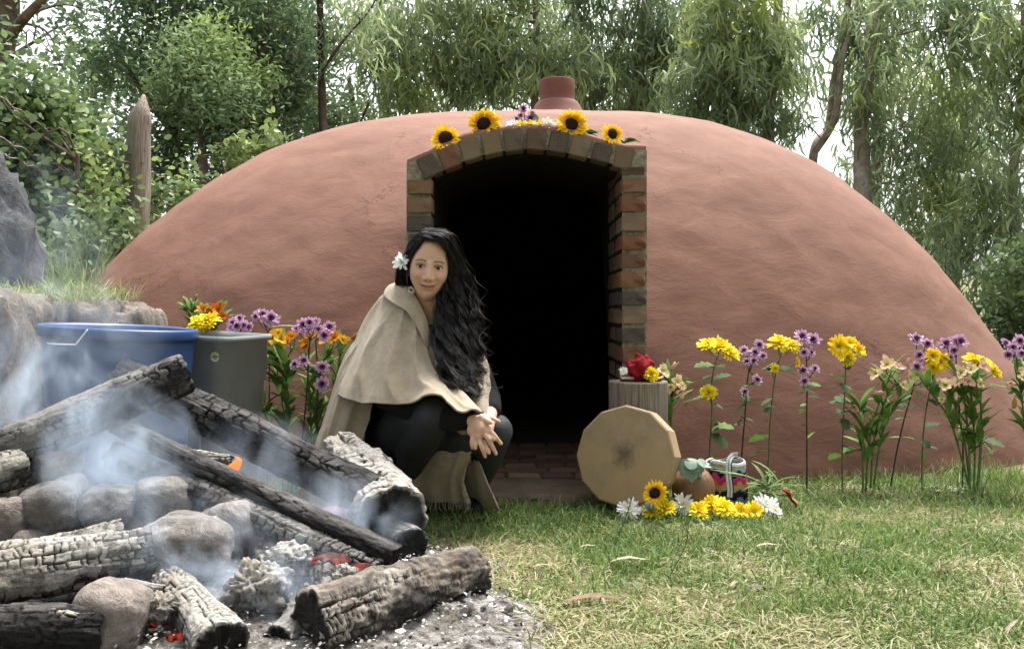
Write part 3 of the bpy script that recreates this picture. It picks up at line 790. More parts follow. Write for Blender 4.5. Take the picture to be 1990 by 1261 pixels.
# unseen trees added behind the camera, copies of those in view, to shade the dome
def copy_tree_at(src, loc, rz, label, group):
    r = src.copy(); C.objects.link(r); r.location = loc; r.rotation_euler = (0, 0, rz); r.scale = (1.35, 1.35, 1.5)
    tag(r, label, 'tree', group)
    for ch in list(src.children):
        c_ = ch.copy(); C.objects.link(c_); c_.parent = r
roots = [o for o in C.objects if o.type == 'EMPTY' and o.name.startswith(('eucalyptus_tree', 'wattle_tree'))]
for k, (x_, y_) in enumerate(((-6.5, -1.5), (-5.0, -3.8), (-2.6, -4.8), (0.2, -4.4), (2.8, -4.9), (5.2, -3.6), (6.8, -1.2), (-1.2, -7.0), (3.6, -7.5))):
    copy_tree_at(roots[(0, 2, 4, 11, 2, 11, 0, 4, 2)[k] % len(roots)], (x_, y_, 0), 2.4 + 1.1 * k, 'unseen tree added behind the camera to shade the clearing', 'unseen trees added to shade the clearing')
# ================================================================== fire: logs, stones, ash
def logmat(name, char, ash, warm, lo, hi):
    t = NT(name)
    f = t.noise(16, 6, .7); f2 = t.noise(150, 4, .7); f3 = t.noise(5, 3)
    a = t.math('ADD', t.math('MULTIPLY', f, .75), t.math('MULTIPLY', t.attr('ash'), .5))
    face = t.mix(t.ramp(f3, [(.4, (0, 0, 0)), (.65, (1, 1, 1))]), ash, warm)
    face = t.mix(.5, face, t.ramp(f2, [(.3, (.45, .45, .45)), (.7, (1.25, 1.25, 1.25))]), 'MULTIPLY')
    dark = t.ramp(f2, [(.3, tuple(x * .5 for x in char)), (.75, tuple(x * 2.0 for x in char))])
    c = t.mix(t.ramp(a, [(lo, (0, 0, 0)), (hi, (1, 1, 1))]), dark, face)
    c = t.mix(t.math('MULTIPLY', t.attr('crack'), 1.25, True), c, (.010, .009, .008))
    t.base(c, .9, .2).bump(t.math('ADD', f2, f), .7, .006)
    return t.m
L_CHAR = logmat('charred_wood', (.016, .0155, .016), (.235, .23, .222), (.13, .118, .105), .46, .86)
L_DARK = logmat('black_char', (.014, .0135, .014), (.11, .107, .106), (.06, .053, .048), .56, 1.0)
L_ASH = logmat('ash_coated_wood', (.017, .016, .015), (.33, .32, .295), (.25, .225, .185), .35, .68)
L_BARK = logmat('burnt_bark', (.022, .019, .017), (.30, .275, .24), (.145, .112, .085), .42, .80)

def log(name, label, p0, p1, r0, r1, mat, seed=0, cw=.026, ch=.030, depth=.006, bend=.01, flat=0., cat='log', group=None, knots=.10, rg=1., ns=None, groove=0., ash=0.):
    """a burnt log between two points: cracked blocks are real relief"""
    p0, p1 = np.asarray(p0, float), np.asarray(p1, float)
    L = np.linalg.norm(p1 - p0); ax = (p1 - p0) / L
    side = np.cross(ax, [0, 0, 1.]); side /= np.linalg.norm(side); up = np.cross(side, ax)
    nv = int(min(280, max(44, L / .0029))); nu = int(min(160, max(40, 2 * np.pi * max(r0, r1) / .0032)))
    v = np.linspace(0, 1, nv)[:, None]; u = np.arange(nu)[None] / nu
    th = u * 2 * np.pi
    rad = (r0 + (r1 - r0) * v) * np.ones((1, nu))
    circ = np.stack([np.cos(th) + 0 * v, np.sin(th) + 0 * v, v * L * 6 + 0 * th], -1)
    rad = rad * (1 + knots * fbm(circ * np.array([1.1, 1.1, .8]), 3, seed) * 1.6)
    if flat: rad = rad * (1 - flat * np.clip(np.sin(th - 1.9), 0, 1) ** 2)
    pu = max(4, int(round(2 * np.pi * max(r0, r1) / cw)))
    w1 = .7 * fbm(circ * 2.6, 3, seed + 2) + .9 * fbm(circ * np.array([.8, .8, .5]) + 9, 2, seed + 15)
    e, cid = blocks(u * pu + 0 * v + w1 * .75, v * L / ch + 0 * u + w1 * .8, seed, pu)
    crack = 1 - sm(.02, .12, e)
    gate = sm(-.28, .22, fbm(circ * np.array([1.3, 1.3, .9]), 2, seed + 5))
    crack = crack * (.12 + .88 * gate)
    rad = rad - depth * crack + .45 * depth * (cid - .5) * gate + .0035 * rg * fbm(circ * np.array([5, 5, 6]), 4, seed + 7) + .0016 * noise(circ * np.array([16, 16, 9]), seed + 8)
    if groove: rad = rad - groove * np.exp(-(((u + .06 * np.sin(v * 5 + seed)) % 1 - .70) / .022) ** 2)
    rag = .012 * fbm(np.stack([np.cos(th) * 3, np.sin(th) * 3, 0 * th + seed], -1), 3, seed + 4)
    s = v * L + rag * (v > .9) - rag * (v < .1)
    mid = bend * np.sin(v * np.pi * 1.3 + seed) + .4 * bend * np.sin(v * 7 + seed)
    V = p0 + ax * s[..., None] + side * (np.cos(th) * rad + mid)[..., None] + up * (np.sin(th) * rad + .5 * mid)[..., None]
    asha = .35 + .55 * np.sin(th) * .6 + .45 * (cid - .5) + ash + .75 * fbm(circ * np.array([.9, .9, .7]) + 31, 3, seed + 13)
    Vs, At, Ac = [V.reshape(-1, 3)], [asha.ravel()], [crack.ravel()]
    F = [grid_faces(nv, nu, True)]
    n = nv * nu
    for endrow, sgn in ((0, -1), (nv - 1, 1)):       # broken end faces
        prev = np.arange(nu) + endrow * nu; cen = V[endrow].mean(0)
        for q in (.8, .55, .28, .06):
            ring = cen + (V[endrow] - cen) * q + ax * (sgn * (-.006 * (1 - q)) + .010 * noise(np.stack([np.cos(th[0]) * 5 * q, np.sin(th[0]) * 5 * q, 0 * th[0] + 3 * seed], -1), seed + 21) * q)[:, None]
            Vs.append(ring); At.append(np.full(nu, -.62 + (.35 if q > .7 else 0))); Ac.append(.9 * sm(.16, .03, np.abs(noise(np.stack([np.cos(th[0]) * 2.6, np.sin(th[0]) * 2.6, 0 * th[0] + q * .5], -1), seed))))
            cur = n + np.arange(nu); n += nu
            a, b = (prev, cur) if sgn > 0 else (cur, prev)
            F.append(np.stack([a, np.roll(a, -1), np.roll(b, -1), b], 1)); prev = cur
        Vs.append(cen[None] + 0); At.append([-.3]); Ac.append([0]); 
        tri = np.stack([prev, np.roll(prev, -1), np.full(nu, n)], 1); n += 1
        F.append(tri if sgn > 0 else tri[:, ::-1])
    quads = np.concatenate([f for f in F if f.shape[1] == 4]); tris = np.concatenate([f for f in F if f.shape[1] == 3])
    o = mk(name, np.concatenate(Vs), [quads, tris], mat, None, True, {'ash': np.concatenate(At), 'crack': np.concatenate(Ac)})
    return tag(o, label, cat, group)

GL = 'burnt logs of the fire'
log('charred_log', 'long charred split log slanting up in front of the blue tub', P(-330, 1010, 2.05), P(366, 726, 2.42), .062, .056, L_CHAR, 3, .024, .03, .005, .012, .35, group=GL, groove=.010, ash=-.05)
log('charred_log', 'thick black cracked log sloping from the tub to the white ashy log', P(232, 722, 2.60), P(722, 968, 2.47), .055, .064, L_DARK, 5, .030, .036, .007, .01, group=GL, ash=.1)
log('charred_log', 'slim smooth dark log with a round cut end lying over the cracked log', P(226, 826, 2.32), P(768, 1083, 2.12), .024, .033, L_DARK, 8, .06, .12, .002, .006, group=GL, knots=.05, ash=.15)
log('charred_log', 'grey cracked log under the slim smooth dark log', P(215, 882, 2.30), P(738, 1112, 2.11), .036, .036, L_CHAR, 11, .022, .022, .006, .008, group=GL, ash=.1)
log('ashy_log', 'fat white ash covered log lying behind the fire near the kneeling person', P(676, 884, 2.86), P(763, 1003, 2.40), .074, .098, L_ASH, 14, .075, .030, .005, .012, group=GL, knots=.20, rg=3.2, ash=.30)
log('charred_log', 'short dark stump of log under the fat white ashy log', P(700, 1010, 2.62), P(800, 1062, 2.36), .05, .055, L_CHAR, 17, .025, .03, .007, .0, group=GL)
log('bark_log', 'pale barked log with black sawn ends lying along the edge of the ash', P(600, 1214, 1.79), P(925, 1108, 2.16), .066, .062, L_BARK, 19, .034, .012, .006, .022, group=GL, ash=.0, rg=2.4, knots=.2)
log('charred_log', 'short black hollow log lying beside the sawn end of the barked log', P(543, 1258, 1.80), P(650, 1160, 2.02), .048, .04, L_CHAR, 22, .025, .03, .006, .0, group=GL)
log('ashy_log', 'big white cracked log lying at the left edge of the fire', P(-180, 1158, 1.80), P(297, 1070, 2.02), .066, .058, L_ASH, 25, .022, .020, .007, .012, group=GL, knots=.14, groove=.012, ash=.04)
log('ashy_log', 'white flaking slab lying on top of the big white cracked log', P(30, 1080, 1.92), P(235, 1028, 2.06), .030, .026, L_ASH, 27, .018, .016, .006, .006, group=GL, knots=.25)
log('charred_log', 'black velvety log with a white flaked end in the corner of the fire', P(-150, 1228, 1.66), P(205, 1222, 1.74), .052, .044, L_DARK, 29, .03, .05, .003, .01, group=GL, ash=-.1)
log('ashy_log', 'grey white chunk of cracked wood leaning out of the embers', P(338, 1140, 1.98), P(430, 1262, 1.72), .042, .062, L_ASH, 33, .016, .018, .006, .006, group=GL, ash=-.06, knots=.16)
log('ashy_log', 'white crumbling log end lying on the stones below the long split log', P(-60, 935, 2.12), P(48, 905, 2.20), .052, .05, L_ASH, 36, .02, .02, .007, .0, group=GL, knots=.2)
log('charred_log', 'small upright charred stub with an ashy top beside the barked log', P(627, 1108, 1.98), P(632, 1188, 1.87), .030, .025, L_CHAR, 41, .02, .02, .005, .0, group=GL, ash=.1, knots=.2)
log('ashy_log', 'thin white curled piece of burnt wood beside the flame', P(352, 890, 2.36), P(448, 893, 2.34), .020, .014, L_ASH, 44, .02, .02, .004, .006, group=GL, knots=.3)
log('ashy_log', 'small grey flake of wood lying on the dark round stone', P(238, 1136, 1.93), P(322, 1146, 1.90), .013, .010, L_ASH, 47, .012, .016, .003, .004, group=GL, knots=.3, ash=-.05)
log('ashy_log', 'striped yellowish splinter on the black velvety log', P(100, 1192, 1.70), P(150, 1202, 1.70), .016, .012, L_ASH, 48, .01, .03, .003, .004, group=GL, knots=.3, ash=-.02)

# small charcoal pieces between the stones
cn = [('slanting', 150, 1120, .4), ('flat', 470, 1100, -.2), ('cracked', 590, 1150, .3), ('thin', 545, 1200, -.5), ('blunt', 700, 1085, .2), ('splintered', 270, 1110, .6), ('ashy', 330, 1100, -.3), ('short', 460, 1210, .5), ('crooked', 505, 1065, .1), ('pointed', 80, 1130, -.4), ('dull', 575, 1235, .15), ('broken', 245, 1255, .2)]
for k, (w_, px, py, an) in enumerate(cn):
    Yk = min(2.3, EYE * FPX / (py - HOR) + .10); c_ = P(px, py, Yk); l_ = .035 + .03 * ((k * 7) % 5) / 5
    dv = np.array([math.cos(an), .4 * math.sin(k), math.sin(an)]) * l_
    log('charcoal_piece', w_ + ' small piece of burnt wood ' + ['beside the barked log', 'among the fire stones', 'in the ash near the leaning chunk'][k % 3], c_ - dv, c_ + dv, .012 + .006 * (k % 3), .010 + .005 * (k % 2), [L_ASH, L_CHAR, L_DARK][k % 3], 60 + k, .014, .016, .004, .003, group='small burnt pieces in the fire', cat='charcoal', knots=.3)

def stone(label, px, py, wpx, hpx, Y, seed, mat=None, rough=.15, sub=5):
    c = P(px, py, Y); hw, hh = wpx / 2 / FPX * Y, hpx / 2 / FPX * Y
    V, F = ICO[sub]; V = V.copy()
    V = V / (np.abs(V) ** 2.9).sum(1, keepdims=True) ** (1 / 2.9)
    d = 1 + rough * 2.0 * fbm(V * 1.0 + seed * 3.1, 3, seed) + .015 * fbm(V * 7, 3, seed + 1)
    V = V * d[:, None]
    a = seed * 1.3; rot = np.array(Euler((.2 * math.sin(a), .25 * math.cos(a * 2), 0)).to_matrix())
    W = V @ rot.T * np.array([hw, (hw + hh) / 2, hh]) + c
    return tag(mk('fire_stone', W, F, mat or RIVER), label, 'stone', 'stones heating in the fire')
RIVER2 = rockmat('sooty_stone', [(.32, (.085, .073, .065)), (.5, (.18, .155, .137)), (.68, (.29, .25, .225))], (1, 1, 1), 7)
stone('big pale brown stone with a hollow, left of the smoke', 112, 990, 122, 122, 2.18, 1)
stone('small ash topped stone leaning on the big pale brown stone', 212, 985, 92, 85, 2.16, 2)
stone('dark round stone cut by the left edge of the fire', 14, 1012, 78, 92, 2.12, 3, RIVER2)
stone('smooth grey stone half hidden by smoke under the slim dark log', 322, 968, 130, 88, 2.24, 4)
stone('largest flat topped grey stone in the middle of the fire', 366, 1062, 172, 130, 2.08, 5)
stone('grey stone wedged between the flat topped stone and the cracked log', 446, 1022, 118, 105, 2.20, 6)
stone('dark brown egg shaped stone between the white logs', 215, 1200, 140, 128, 1.78, 7, RIVER2)
stone('dark stone below the left end of the long split log', 108, 915, 92, 88, 2.26, 8, RIVER2)
stone('small grey stone behind the largest flat topped stone', 262, 1030, 70, 60, 2.2, 9)
stone('sooty stone deep under the cracked log beside the embers', 520, 1050, 90, 70, 2.32, 10, RIVER2)
stone('sooty stone under the white cracked log', 60, 1075, 90, 80, 2.10, 12, RIVER2)

# ash bed and flakes
t = NT('ash_bed'); f = t.noise(38, 6, .72); f2 = t.noise(6, 4, .6)
c = t.ramp(f, [(.34, (.03, .028, .026)), (.47, (.17, .16, .15)), (.64, (.38, .37, .35))])
c = t.mix(t.ramp(f2, [(.35, (.75, .75, .75)), (.6, (0, 0, 0))]), c, (.09, .075, .06))
t.base(c, .97, .1).bump(f, 1., .02); ASHB = t.m
X, Y = np.meshgrid(np.linspace(-1.75, .30, 160), np.linspace(1.15, 3.0, 140))
m = ash_mask(X, Y)
Z = gz(X, Y) + .004 + .030 * sm(.25, 1, m) * (.6 + .8 * fbm(np.stack([X * 7, Y * 7, 0 * X], -1), 3, 70)) + .012 * m * fbm(np.stack([X * 26, Y * 26, 0 * X], -1), 3, 71)
V = np.stack([X, Y, Z], -1).reshape(-1, 3); F = grid_faces(140, 160); F = F[m.ravel()[F].min(1) > .12]
tag(mk('ash_bed', V, F, ASHB), 'grey white bed of ash and cinders under the fire', None, None, 'structure')
t = NT('ash_flake'); t.base(t.ramp(t.attr('rnd'), [(0, (.02, .018, .017)), (.25, (.10, .095, .09)), (.5, (.24, .23, .22)), (1, (.48, .47, .445))]), .95, .1); FLAKE = t.m
n = 9000
y = rng.uniform(1.55, 2.9, n); x = rng.uniform(-1.6, .2, n); m = ash_mask(x, y); k = rng.random(n) < m * 1.1
x, y, m = x[k], y[k], m[k]; n = len(x)
fv = np.array([(-.5, -.35, 0), (.1, -.5, .1), (.55, .0, .02), (.2, .45, .16), (-.4, .4, .04), (.02, 0, .22), (0, 0, -.1)]); ff = np.array([(0, 1, 5), (1, 2, 5), (2, 3, 5), (3, 4, 5), (4, 0, 5), (1, 0, 6), (2, 1, 6), (3, 2, 6), (4, 3, 6), (0, 4, 6)])
V, F = inst(fv, ff, frames(rng.normal(size=(n, 3)) * np.array([1, 1, .35]), None, rng.normal(0, .5, n)), np.stack([x, y, gz(x, y) + .004 + .03 * sm(.25, 1, m) + .012 * rng.random(n)], 1), rng.uniform(.003, .010, n) * (1 + 1.6 * (rng.random(n) > .95)))
tag(mk('ash_flakes', V, F, FLAKE, None, False, {'rnd': np.repeat(rng.random(n), 7)}), 'loose white ash flakes and black cinders around the fire', 'ash', None, 'stuff')
# heaps of white crumbled ash
for k, (lab, px, py, wp, hp, Y) in enumerate((('crumbled heap of white ash smoking beside the leaning chunk', 500, 1150, 120, 110, 1.95), ('low heap of white ash flakes behind the small stub', 560, 1090, 100, 60, 2.06), ('heap of white flakes at the end of the small stub', 676, 1130, 60, 60, 1.95), ('pale ash lump under the leaning chunk', 305, 1180, 60, 50, 1.82))):
    c = P(px, py, Y); V, F = ICO[5]
    d = 1 + .75 * fbm(V * 1.8 + k, 4, 80 + k) + .28 * np.abs(fbm(V * 7, 3, 90 + k)); e, cid = cells(V[:, 0] * 5 + V[:, 2] * 2, V[:, 1] * 5 + V[:, 2] * 3, k)
    d = d + .16 * (cid - .5) - .10 * (1 - sm(.02, .2, e))
    W = c + V * d[:, None] * np.array([wp, wp * .9, hp]) / 2 / FPX * Y
    tag(mk('ash_heap', W, F, L_ASH, None, True, {'ash': .3 + .4 * V[:, 2], 'crack': .7 * (1 - sm(.02, .12, e))}), lab, 'ash', 'heaps of white ash')

# embers and flame
t = NT('ember'); f = t.noise(60, 4, .6)
t.base((.02, .012, .01), .9, .1); t.l(t.ramp(f, [(.42, (.0, .0, .0)), (.58, (.55, .04, .015)), (.75, (1, .14, .04))]), t.b.inputs['Emission Color']); t.b.inputs['Emission Strength'].default_value = .28; EMBER = t.m
em = [('glowing ember under the leaning white chunk', 292, 1202, 40, 36, 1.86), ('glowing ember at the foot of the leaning white chunk', 345, 1240, 46, 30, 1.80), ('dull glowing ember between the cracked log and the stub', 640, 1088, 70, 26, 2.06), ('dull glowing ember behind the barked log', 706, 1108, 50, 26, 2.04),
      ('glowing ember on the burnt end of the barked log', 888, 1118, 20, 14, 2.085), ('dull ember under the fat white ashy log', 648, 1000, 60, 30, 2.40), ('ember under the big white cracked log', 200, 1150, 70, 14, 1.93)]
for k, (lab, px, py, wp, hp, Y) in enumerate(em):
    c = P(px, py, Y); V, F = ICO[3]; d = 1 + .5 * fbm(V * 1.8, 3, 100 + k)
    tag(mk('glowing_ember', c + V * d[:, None] * np.array([wp, wp * .7, hp]) / 2 / FPX * Y, F, EMBER), lab, 'ember', 'embers of the fire')
t = NT('flame'); t.base((.5, .12, .03), .9, 0.); t.b.inputs['Emission Color'].default_value = (1, .26, .07, 1); t.b.inputs['Emission Strength'].default_value = .45
tr = t.n('BsdfTransparent'); mx = t.n('MixShader'); mx.inputs[0].default_value = .72; t.l(tr.outputs[0], mx.inputs[1]); t.l(t.b.outputs[0], mx.inputs[2]); t.l(mx.outputs[0], t.out.inputs['Surface']); FLAME = t.m
for lab, px, py, wp, hp, Y in (('small orange flame licking over the thin white curled wood', 458, 905, 30, 40, 2.32), ('small pale orange flame at the big white cracked log', 4, 1100, 26, 30, 1.86)):
    c = P(px, py, Y); s_ = 1 / FPX * Y
    prof = spline([(.05, -.55), (.32, -.35), (.42, -.05), (.26, .22), (.10, .42), (.01, .55)], 16)
    V, F = lathe(prof, 14); V[:, 0] += .35 * np.sin(V[:, 2] * 5.5) * (V[:, 2] + .55) - .12; V = V * (1 + .25 * fbm(V * 4, 2, 5))[:, None]
    tag(mk('flame', c + V * np.array([wp, wp * .6, hp]) * s_, F, FLAME), lab, 'flame', 'flames of the fire')

# smoke
sb = mk('smoke', *box((-1.62, 1.75, .06), (-.10, 2.95, 1.35)), None, None, False)
m = bpy.data.materials.new('smoke'); m.use_nodes = True; nt = m.node_tree; nt.nodes.remove(nt.nodes['Principled BSDF'])
t = NT.__new__(NT); t.m = m; t.t = nt; t.tc = None; t.out = nt.nodes['Material Output']
pv = t.n('VolumePrincipled'); pv.inputs['Color'].default_value = (.70, .83, 1, 1); pv.inputs['Anisotropy'].default_value = .1
nz = t.n('TexNoise', _Scale=4.6, _Detail=6, _Roughness=.6, _Distortion=1.6)
mp = t.n('Mapping'); mp.inputs['Scale'].default_value = (1.15, 1.15, .75); mp.inputs['Rotation'].default_value = (0, .5, 0)
t.l(t.co(), mp.inputs[0]); t.l(mp.outputs[0], nz.inputs['Vector'])
dens = None
for (px, py, Y, rx, ry, rz, gain) in ((235, 890, 2.22, .20, .22, .20, 1.05), (150, 760, 2.38, .30, .25, .30, .16), (380, 1060, 2.0, .22, .18, .14, .28), (520, 1140, 1.95, .20, .18, .14, .40), (640, 1000, 2.33, .26, .16, .12, .34), (60, 560, 2.6, .34, .25, .45, .07), (500, 905, 2.5, .22, .2, .16, .28), (30, 780, 2.4, .25, .3, .25, .12)):
    c = P(px, py, Y)
    vs = t.n('VectorMath', operation='SUBTRACT'); vs.inputs[1].default_value = tuple(c); t.l(t.co(), vs.inputs[0])
    vd = t.n('VectorMath', operation='DIVIDE'); vd.inputs[1].default_value = (rx, ry, rz); t.l(vs.outputs[0], vd.inputs[0])
    le = t.n('VectorMath', operation='LENGTH'); t.l(vd.outputs[0], le.inputs[0])
    g = t.math('MULTIPLY', t.math('SUBTRACT', 1.0, le.outputs['Value'], True), gain)
    dens = g if dens is None else t.math('ADD', dens, g)
th_ = t.math('SUBTRACT', nz.outputs['Fac'], .475, True)
t.l(t.math('MULTIPLY', t.math('MULTIPLY', dens, th_), 140.), pv.inputs['Density'])
t.l(pv.outputs[0], t.out.inputs['Volume'])
sb.data.materials.append(m)
tag(sb, 'thin bluish smoke drifting up from the fire', 'smoke', None, 'stuff')
# ================================================================== tub and bin
BLUE = plain('blue_plastic', (.013, .050, .155), .38, .5, .10, 8)
t = NT('grey_plastic'); f = t.noise(6, 4); t.base(t.ramp(f, [(.3, (.17, .183, .19)), (.7, (.225, .24, .248))]), .45, .45); GREYP = t.m
tubx = P(233, 635, 2.80); rr_ = 142 / FPX * 2.80
tub = thing('plastic_tub', (tubx[0], 2.80, 0), 'round blue plastic tub with a wire handle standing behind the fire', 'tub')
tz = tubx[2]
prof = [(0, .02), (rr_ * .78, .02), (rr_ * .80, .04), (rr_ * .955, tz - .045), (rr_ * .96, tz - .035), (rr_ * 1.0, tz - .034), (rr_ * 1.012, tz - .026), (rr_ * 1.012, tz - .006), (rr_ * 1.0, tz), (rr_ * .985, tz + .001), (rr_ * .955, tz - .006), (rr_ * .94, tz - .03), (rr_ * .78, .05), (0, .05)]
V, F = lathe(prof, 72, (tubx[0], 2.80, 0)); V[:, 2] += -(V[:, 0] - tubx[0]) * .052 * sm(0, .3, V[:, 2])
mk('shell', V, F, BLUE, tub)
a0, a1, a2, a3 = P(98, 634, 2.72), P(84, 665, 2.68), P(147, 670, 2.53), P(170, 641, 2.525)
mk('handle', *tube(np.concatenate([spline([a0, a1], 8), spline([a1 + (a2 - a1) * .02, (a1 + a2) / 2 - np.array([0, .03, 0]), a2], 14), spline([a2 + (a3 - a2) * .05, a3], 8)]), .0025, 6), plain('bright_wire', (.6, .62, .65), .35, .6, .1), tub)

bc = P(366, 640, 3.04)
bn = thing('plastic_bin', (bc[0], 3.04, 0), 'grey plastic bin with moulded ribs and a small round sticker', 'bin')
def rrect(hw, hd, r, n=10):
    pts = []
    for cx_, cy_, a in ((hw - r, hd - r, 0), (-hw + r, hd - r, 90), (-hw + r, -hd + r, 180), (hw - r, -hd + r, 270)):
        for k in range(n + 1):
            an = R(a + 90 * k / n); pts.append((cx_ + r * math.cos(an), cy_ + r * math.sin(an)))
    return np.array(pts)
top = bc[2] - .012
ca, sa = math.cos(R(10)), math.sin(R(10))
rows = []
for s_, z_ in ((.0, .02), (.80, .02), (.82, .03), (.925, top - .165), (.955, top - .16), (.975, top - .02), (1.03, top - .018), (1.035, top), (.985, top), (.96, top - .02), (.80, .05), (0, .05)):
    q = rrect(.215 * s_ + 1e-4, .185 * s_ + 1e-4, .055 * s_ + 5e-5)
    rows.append(np.stack([bc[0] + q[:, 0] * ca + q[:, 1] * sa, 3.10 - q[:, 0] * sa + q[:, 1] * ca, np.full(len(q), z_) - q[:, 0] * .05 * (z_ > .1)], 1))
mk('shell', np.concatenate(rows), grid_faces(len(rows), len(rows[0]), True), GREYP, bn)
for qx in (-.12, -.03, .055, .125):
    d0 = np.array([bc[0] + qx * .83 * ca - .185 * .825 * sa, 3.10 - qx * .83 * sa - .185 * .825 * ca, .06]); d1 = np.array([bc[0] + qx * .93 * ca - .185 * .928 * sa, 3.10 - qx * .93 * sa - .185 * .928 * ca, top - .18])
    mk('rib', *tube(spline([d0, d1], 8), .006, 6), GREYP, bn)
s0 = P(499, 694, 2.87)
th = np.arange(24) / 24 * 2 * np.pi
q = .178; 
stc = np.array([bc[0] + q * ca - .185 * .972 * sa, 3.10 - q * sa - .185 * .972 * ca, s0[2]])
V = np.vstack([stc, stc + .016 * np.stack([np.cos(th) * ca, -np.cos(th) * sa, np.sin(th)], 1)]) + np.array([-sa, -ca, 0]) * .003
colr = np.where((np.abs(V[:, 2:3] - stc[2]) < .004) , np.array([.05, .07, .08]), np.where(V[:, 2:3] > stc[2], np.array([.55, .60, .18]), np.array([.62, .64, .58])))
mk('sticker', V, np.array([(0, 1 + k, 1 + (k + 1) % 24) for k in range(24)]), colmat('sticker', .5), bn, False, None, colr)

# ================================================================== flowers
def petal(prof, curl=0., n=None):
    """prof: [(x, halfwidth, z)]; strip along X"""
    V, F = [], []
    for x, hw, z in prof: V += [(x, -hw, z + curl * hw), (x, 0, z), (x, hw, z + curl * hw)]
    for k in range(len(prof) - 1):
        a = 3 * k; F += [(a, a + 3, a + 4, a + 1), (a + 1, a + 4, a + 5, a + 2)]
    return np.array(V, float), np.array(F)

def whorl(pt, n, tilt, r0, ln, jit=.12, z0=0., cs=None, seed=0):
    """petals around Z; tilt from flat (rad); returns V, F"""
    g = np.random.default_rng(seed); a = np.arange(n) / n * 2 * np.pi + g.uniform(-jit, jit, n) + seed
    tl = tilt + g.normal(0, jit * .8, n); l = ln * (1 + g.normal(0, jit * .8, n))
    d = np.stack([np.cos(a) * np.cos(tl), np.sin(a) * np.cos(tl), np.sin(tl)], 1)
    return inst(pt[0], pt[1], frames(d, np.array([0, 0, 1.]), g.normal(0, .2, n)), np.stack([np.cos(a) * r0, np.sin(a) * r0, np.full(n, z0)], 1), np.stack([l, np.full(n, 1.), np.full(n, 1.)], 1))

def grad(V, stops, key):
    k = np.clip(key, 0, 1); xs_ = [s[0] for s in stops]
    return np.stack([np.interp(k, xs_, [s[1][c] for s in stops]) for c in range(3)], 1)

PETAL = colmat('petal', .6, .2, .30, 0, 60)
HEADS = {}
def reg(kind, parts, stops, center, key='r', ccol=(.3, .2, .03)):
    V, F, _ = join(parts)
    k = np.linalg.norm(V[:, :2], axis=1) if key == 'r' else key(V)
    k = k / k.max()
    g = np.random.default_rng(5)
    c = grad(V, stops, k) * (1 + g.normal(0, .05, (len(V), 1)))
    mes = []
    for q in range(4):
        g = np.random.default_rng(50 + q); r_ = np.linalg.norm(V[:, :2], axis=1, keepdims=True) / max(1e-6, np.abs(V[:, :2]).max())
        W = V + np.stack([noise(V * 1.7 + 11 * q, a + 4 * q) for a in (1, 2, 3)], 1) * np.array([.16, .16, .26]) * r_
        W = W * np.array([1 + g.normal(0, .05), 1 + g.normal(0, .05), 1 + g.normal(0, .12)])
        me = mesh_np('flower_head', W, F, True, None, np.clip(c * (1 + g.normal(0, .05)), 0, 1)); me.materials.append(PETAL); mes.append(me)
    cm = None
    if center is not None:
        Vc, Fc = center
        cm = mesh_np('center', Vc, Fc, True, None, np.array(ccol) * (1 + .5 * np.random.default_rng(1).random((len(Vc), 1)))); cm.materials.append(CENTER)
    HEADS[kind] = (mes, cm)
CENTER = colmat('flower_center', .9, .1, 0, .8, 300)
def disc(r, hgt, seed=1, bumps=.02, sub=3):
    V, F = ICO[sub]; V = V.copy(); d = 1 + bumps * np.random.default_rng(seed).normal(size=len(V))
    return V * np.array([r, r, hgt]) * d[:, None] + np.array([0, 0, .01]), F

rp = petal([(0, .05, 0), (.3, .10, .03), (.65, .125, .05), (.9, .10, .03), (1, .035, .0)], .25)
reg('yellow', [whorl(rp, 17, .05, .10, .90, .10, -.03, seed=1), whorl(rp, 15, .35, .08, .78, .12, .02, seed=2), whorl(rp, 11, .70, .06, .62, .14, .05, seed=3), whorl(rp, 8, 1.05, .04, .45, .15, .07, seed=4)],
    [(0, (.72, .52, .01)), (.35, (.90, .70, .012)), (1, (.96, .84, .03))], disc(.17, .12), ccol=(.55, .42, .02))
reg('yellow_open', [whorl(rp, 17, .12, .16, .84, .10, -.02, seed=11), whorl(rp, 14, .40, .14, .66, .12, .02, seed=12)],
    [(0, (.60, .42, .01)), (.4, (.92, .64, .012)), (1, (.95, .74, .02))], disc(.24, .12), ccol=(.22, .20, .02))
wp_ = petal([(0, .03, 0), (.3, .08, .02), (.7, .10, .02), (.92, .06, .0), (1, .02, -.01)], .2)
reg('white', [whorl(wp_, 19, .10, .10, .90, .10, -.02, seed=21), whorl(wp_, 15, .42, .08, .75, .12, .02, seed=22), whorl(wp_, 8, .8, .05, .5, .14, .04, seed=23)],
    [(0, (.62, .64, .42)), (.35, (.78, .79, .74)), (1, (.86, .87, .86))], disc(.15, .10), ccol=(.55, .50, .10))
pp_ = petal([(0, .06, 0), (.35, .13, .04), (.75, .16, .05), (1, .06, .02)], .3)
reg('purple', [whorl(pp_, 14, .15, .12, .86, .12, -.02, seed=31), whorl(pp_, 11, .55, .10, .66, .14, .03, seed=32), whorl(pp_, 7, .95, .08, .45, .14, .06, seed=33)],
    [(0, (.07, .015, .05)), (.30, (.20, .07, .17)), (.48, (.58, .36, .55)), (.8, (.72, .50, .66)), (1, (.60, .30, .50))], disc(.22, .14), ccol=(.05, .015, .035))
sp_ = petal([(0, .05, 0), (.3, .11, .02), (.6, .12, .02), (.85, .065, -.01), (1, .008, -.04)], .22)
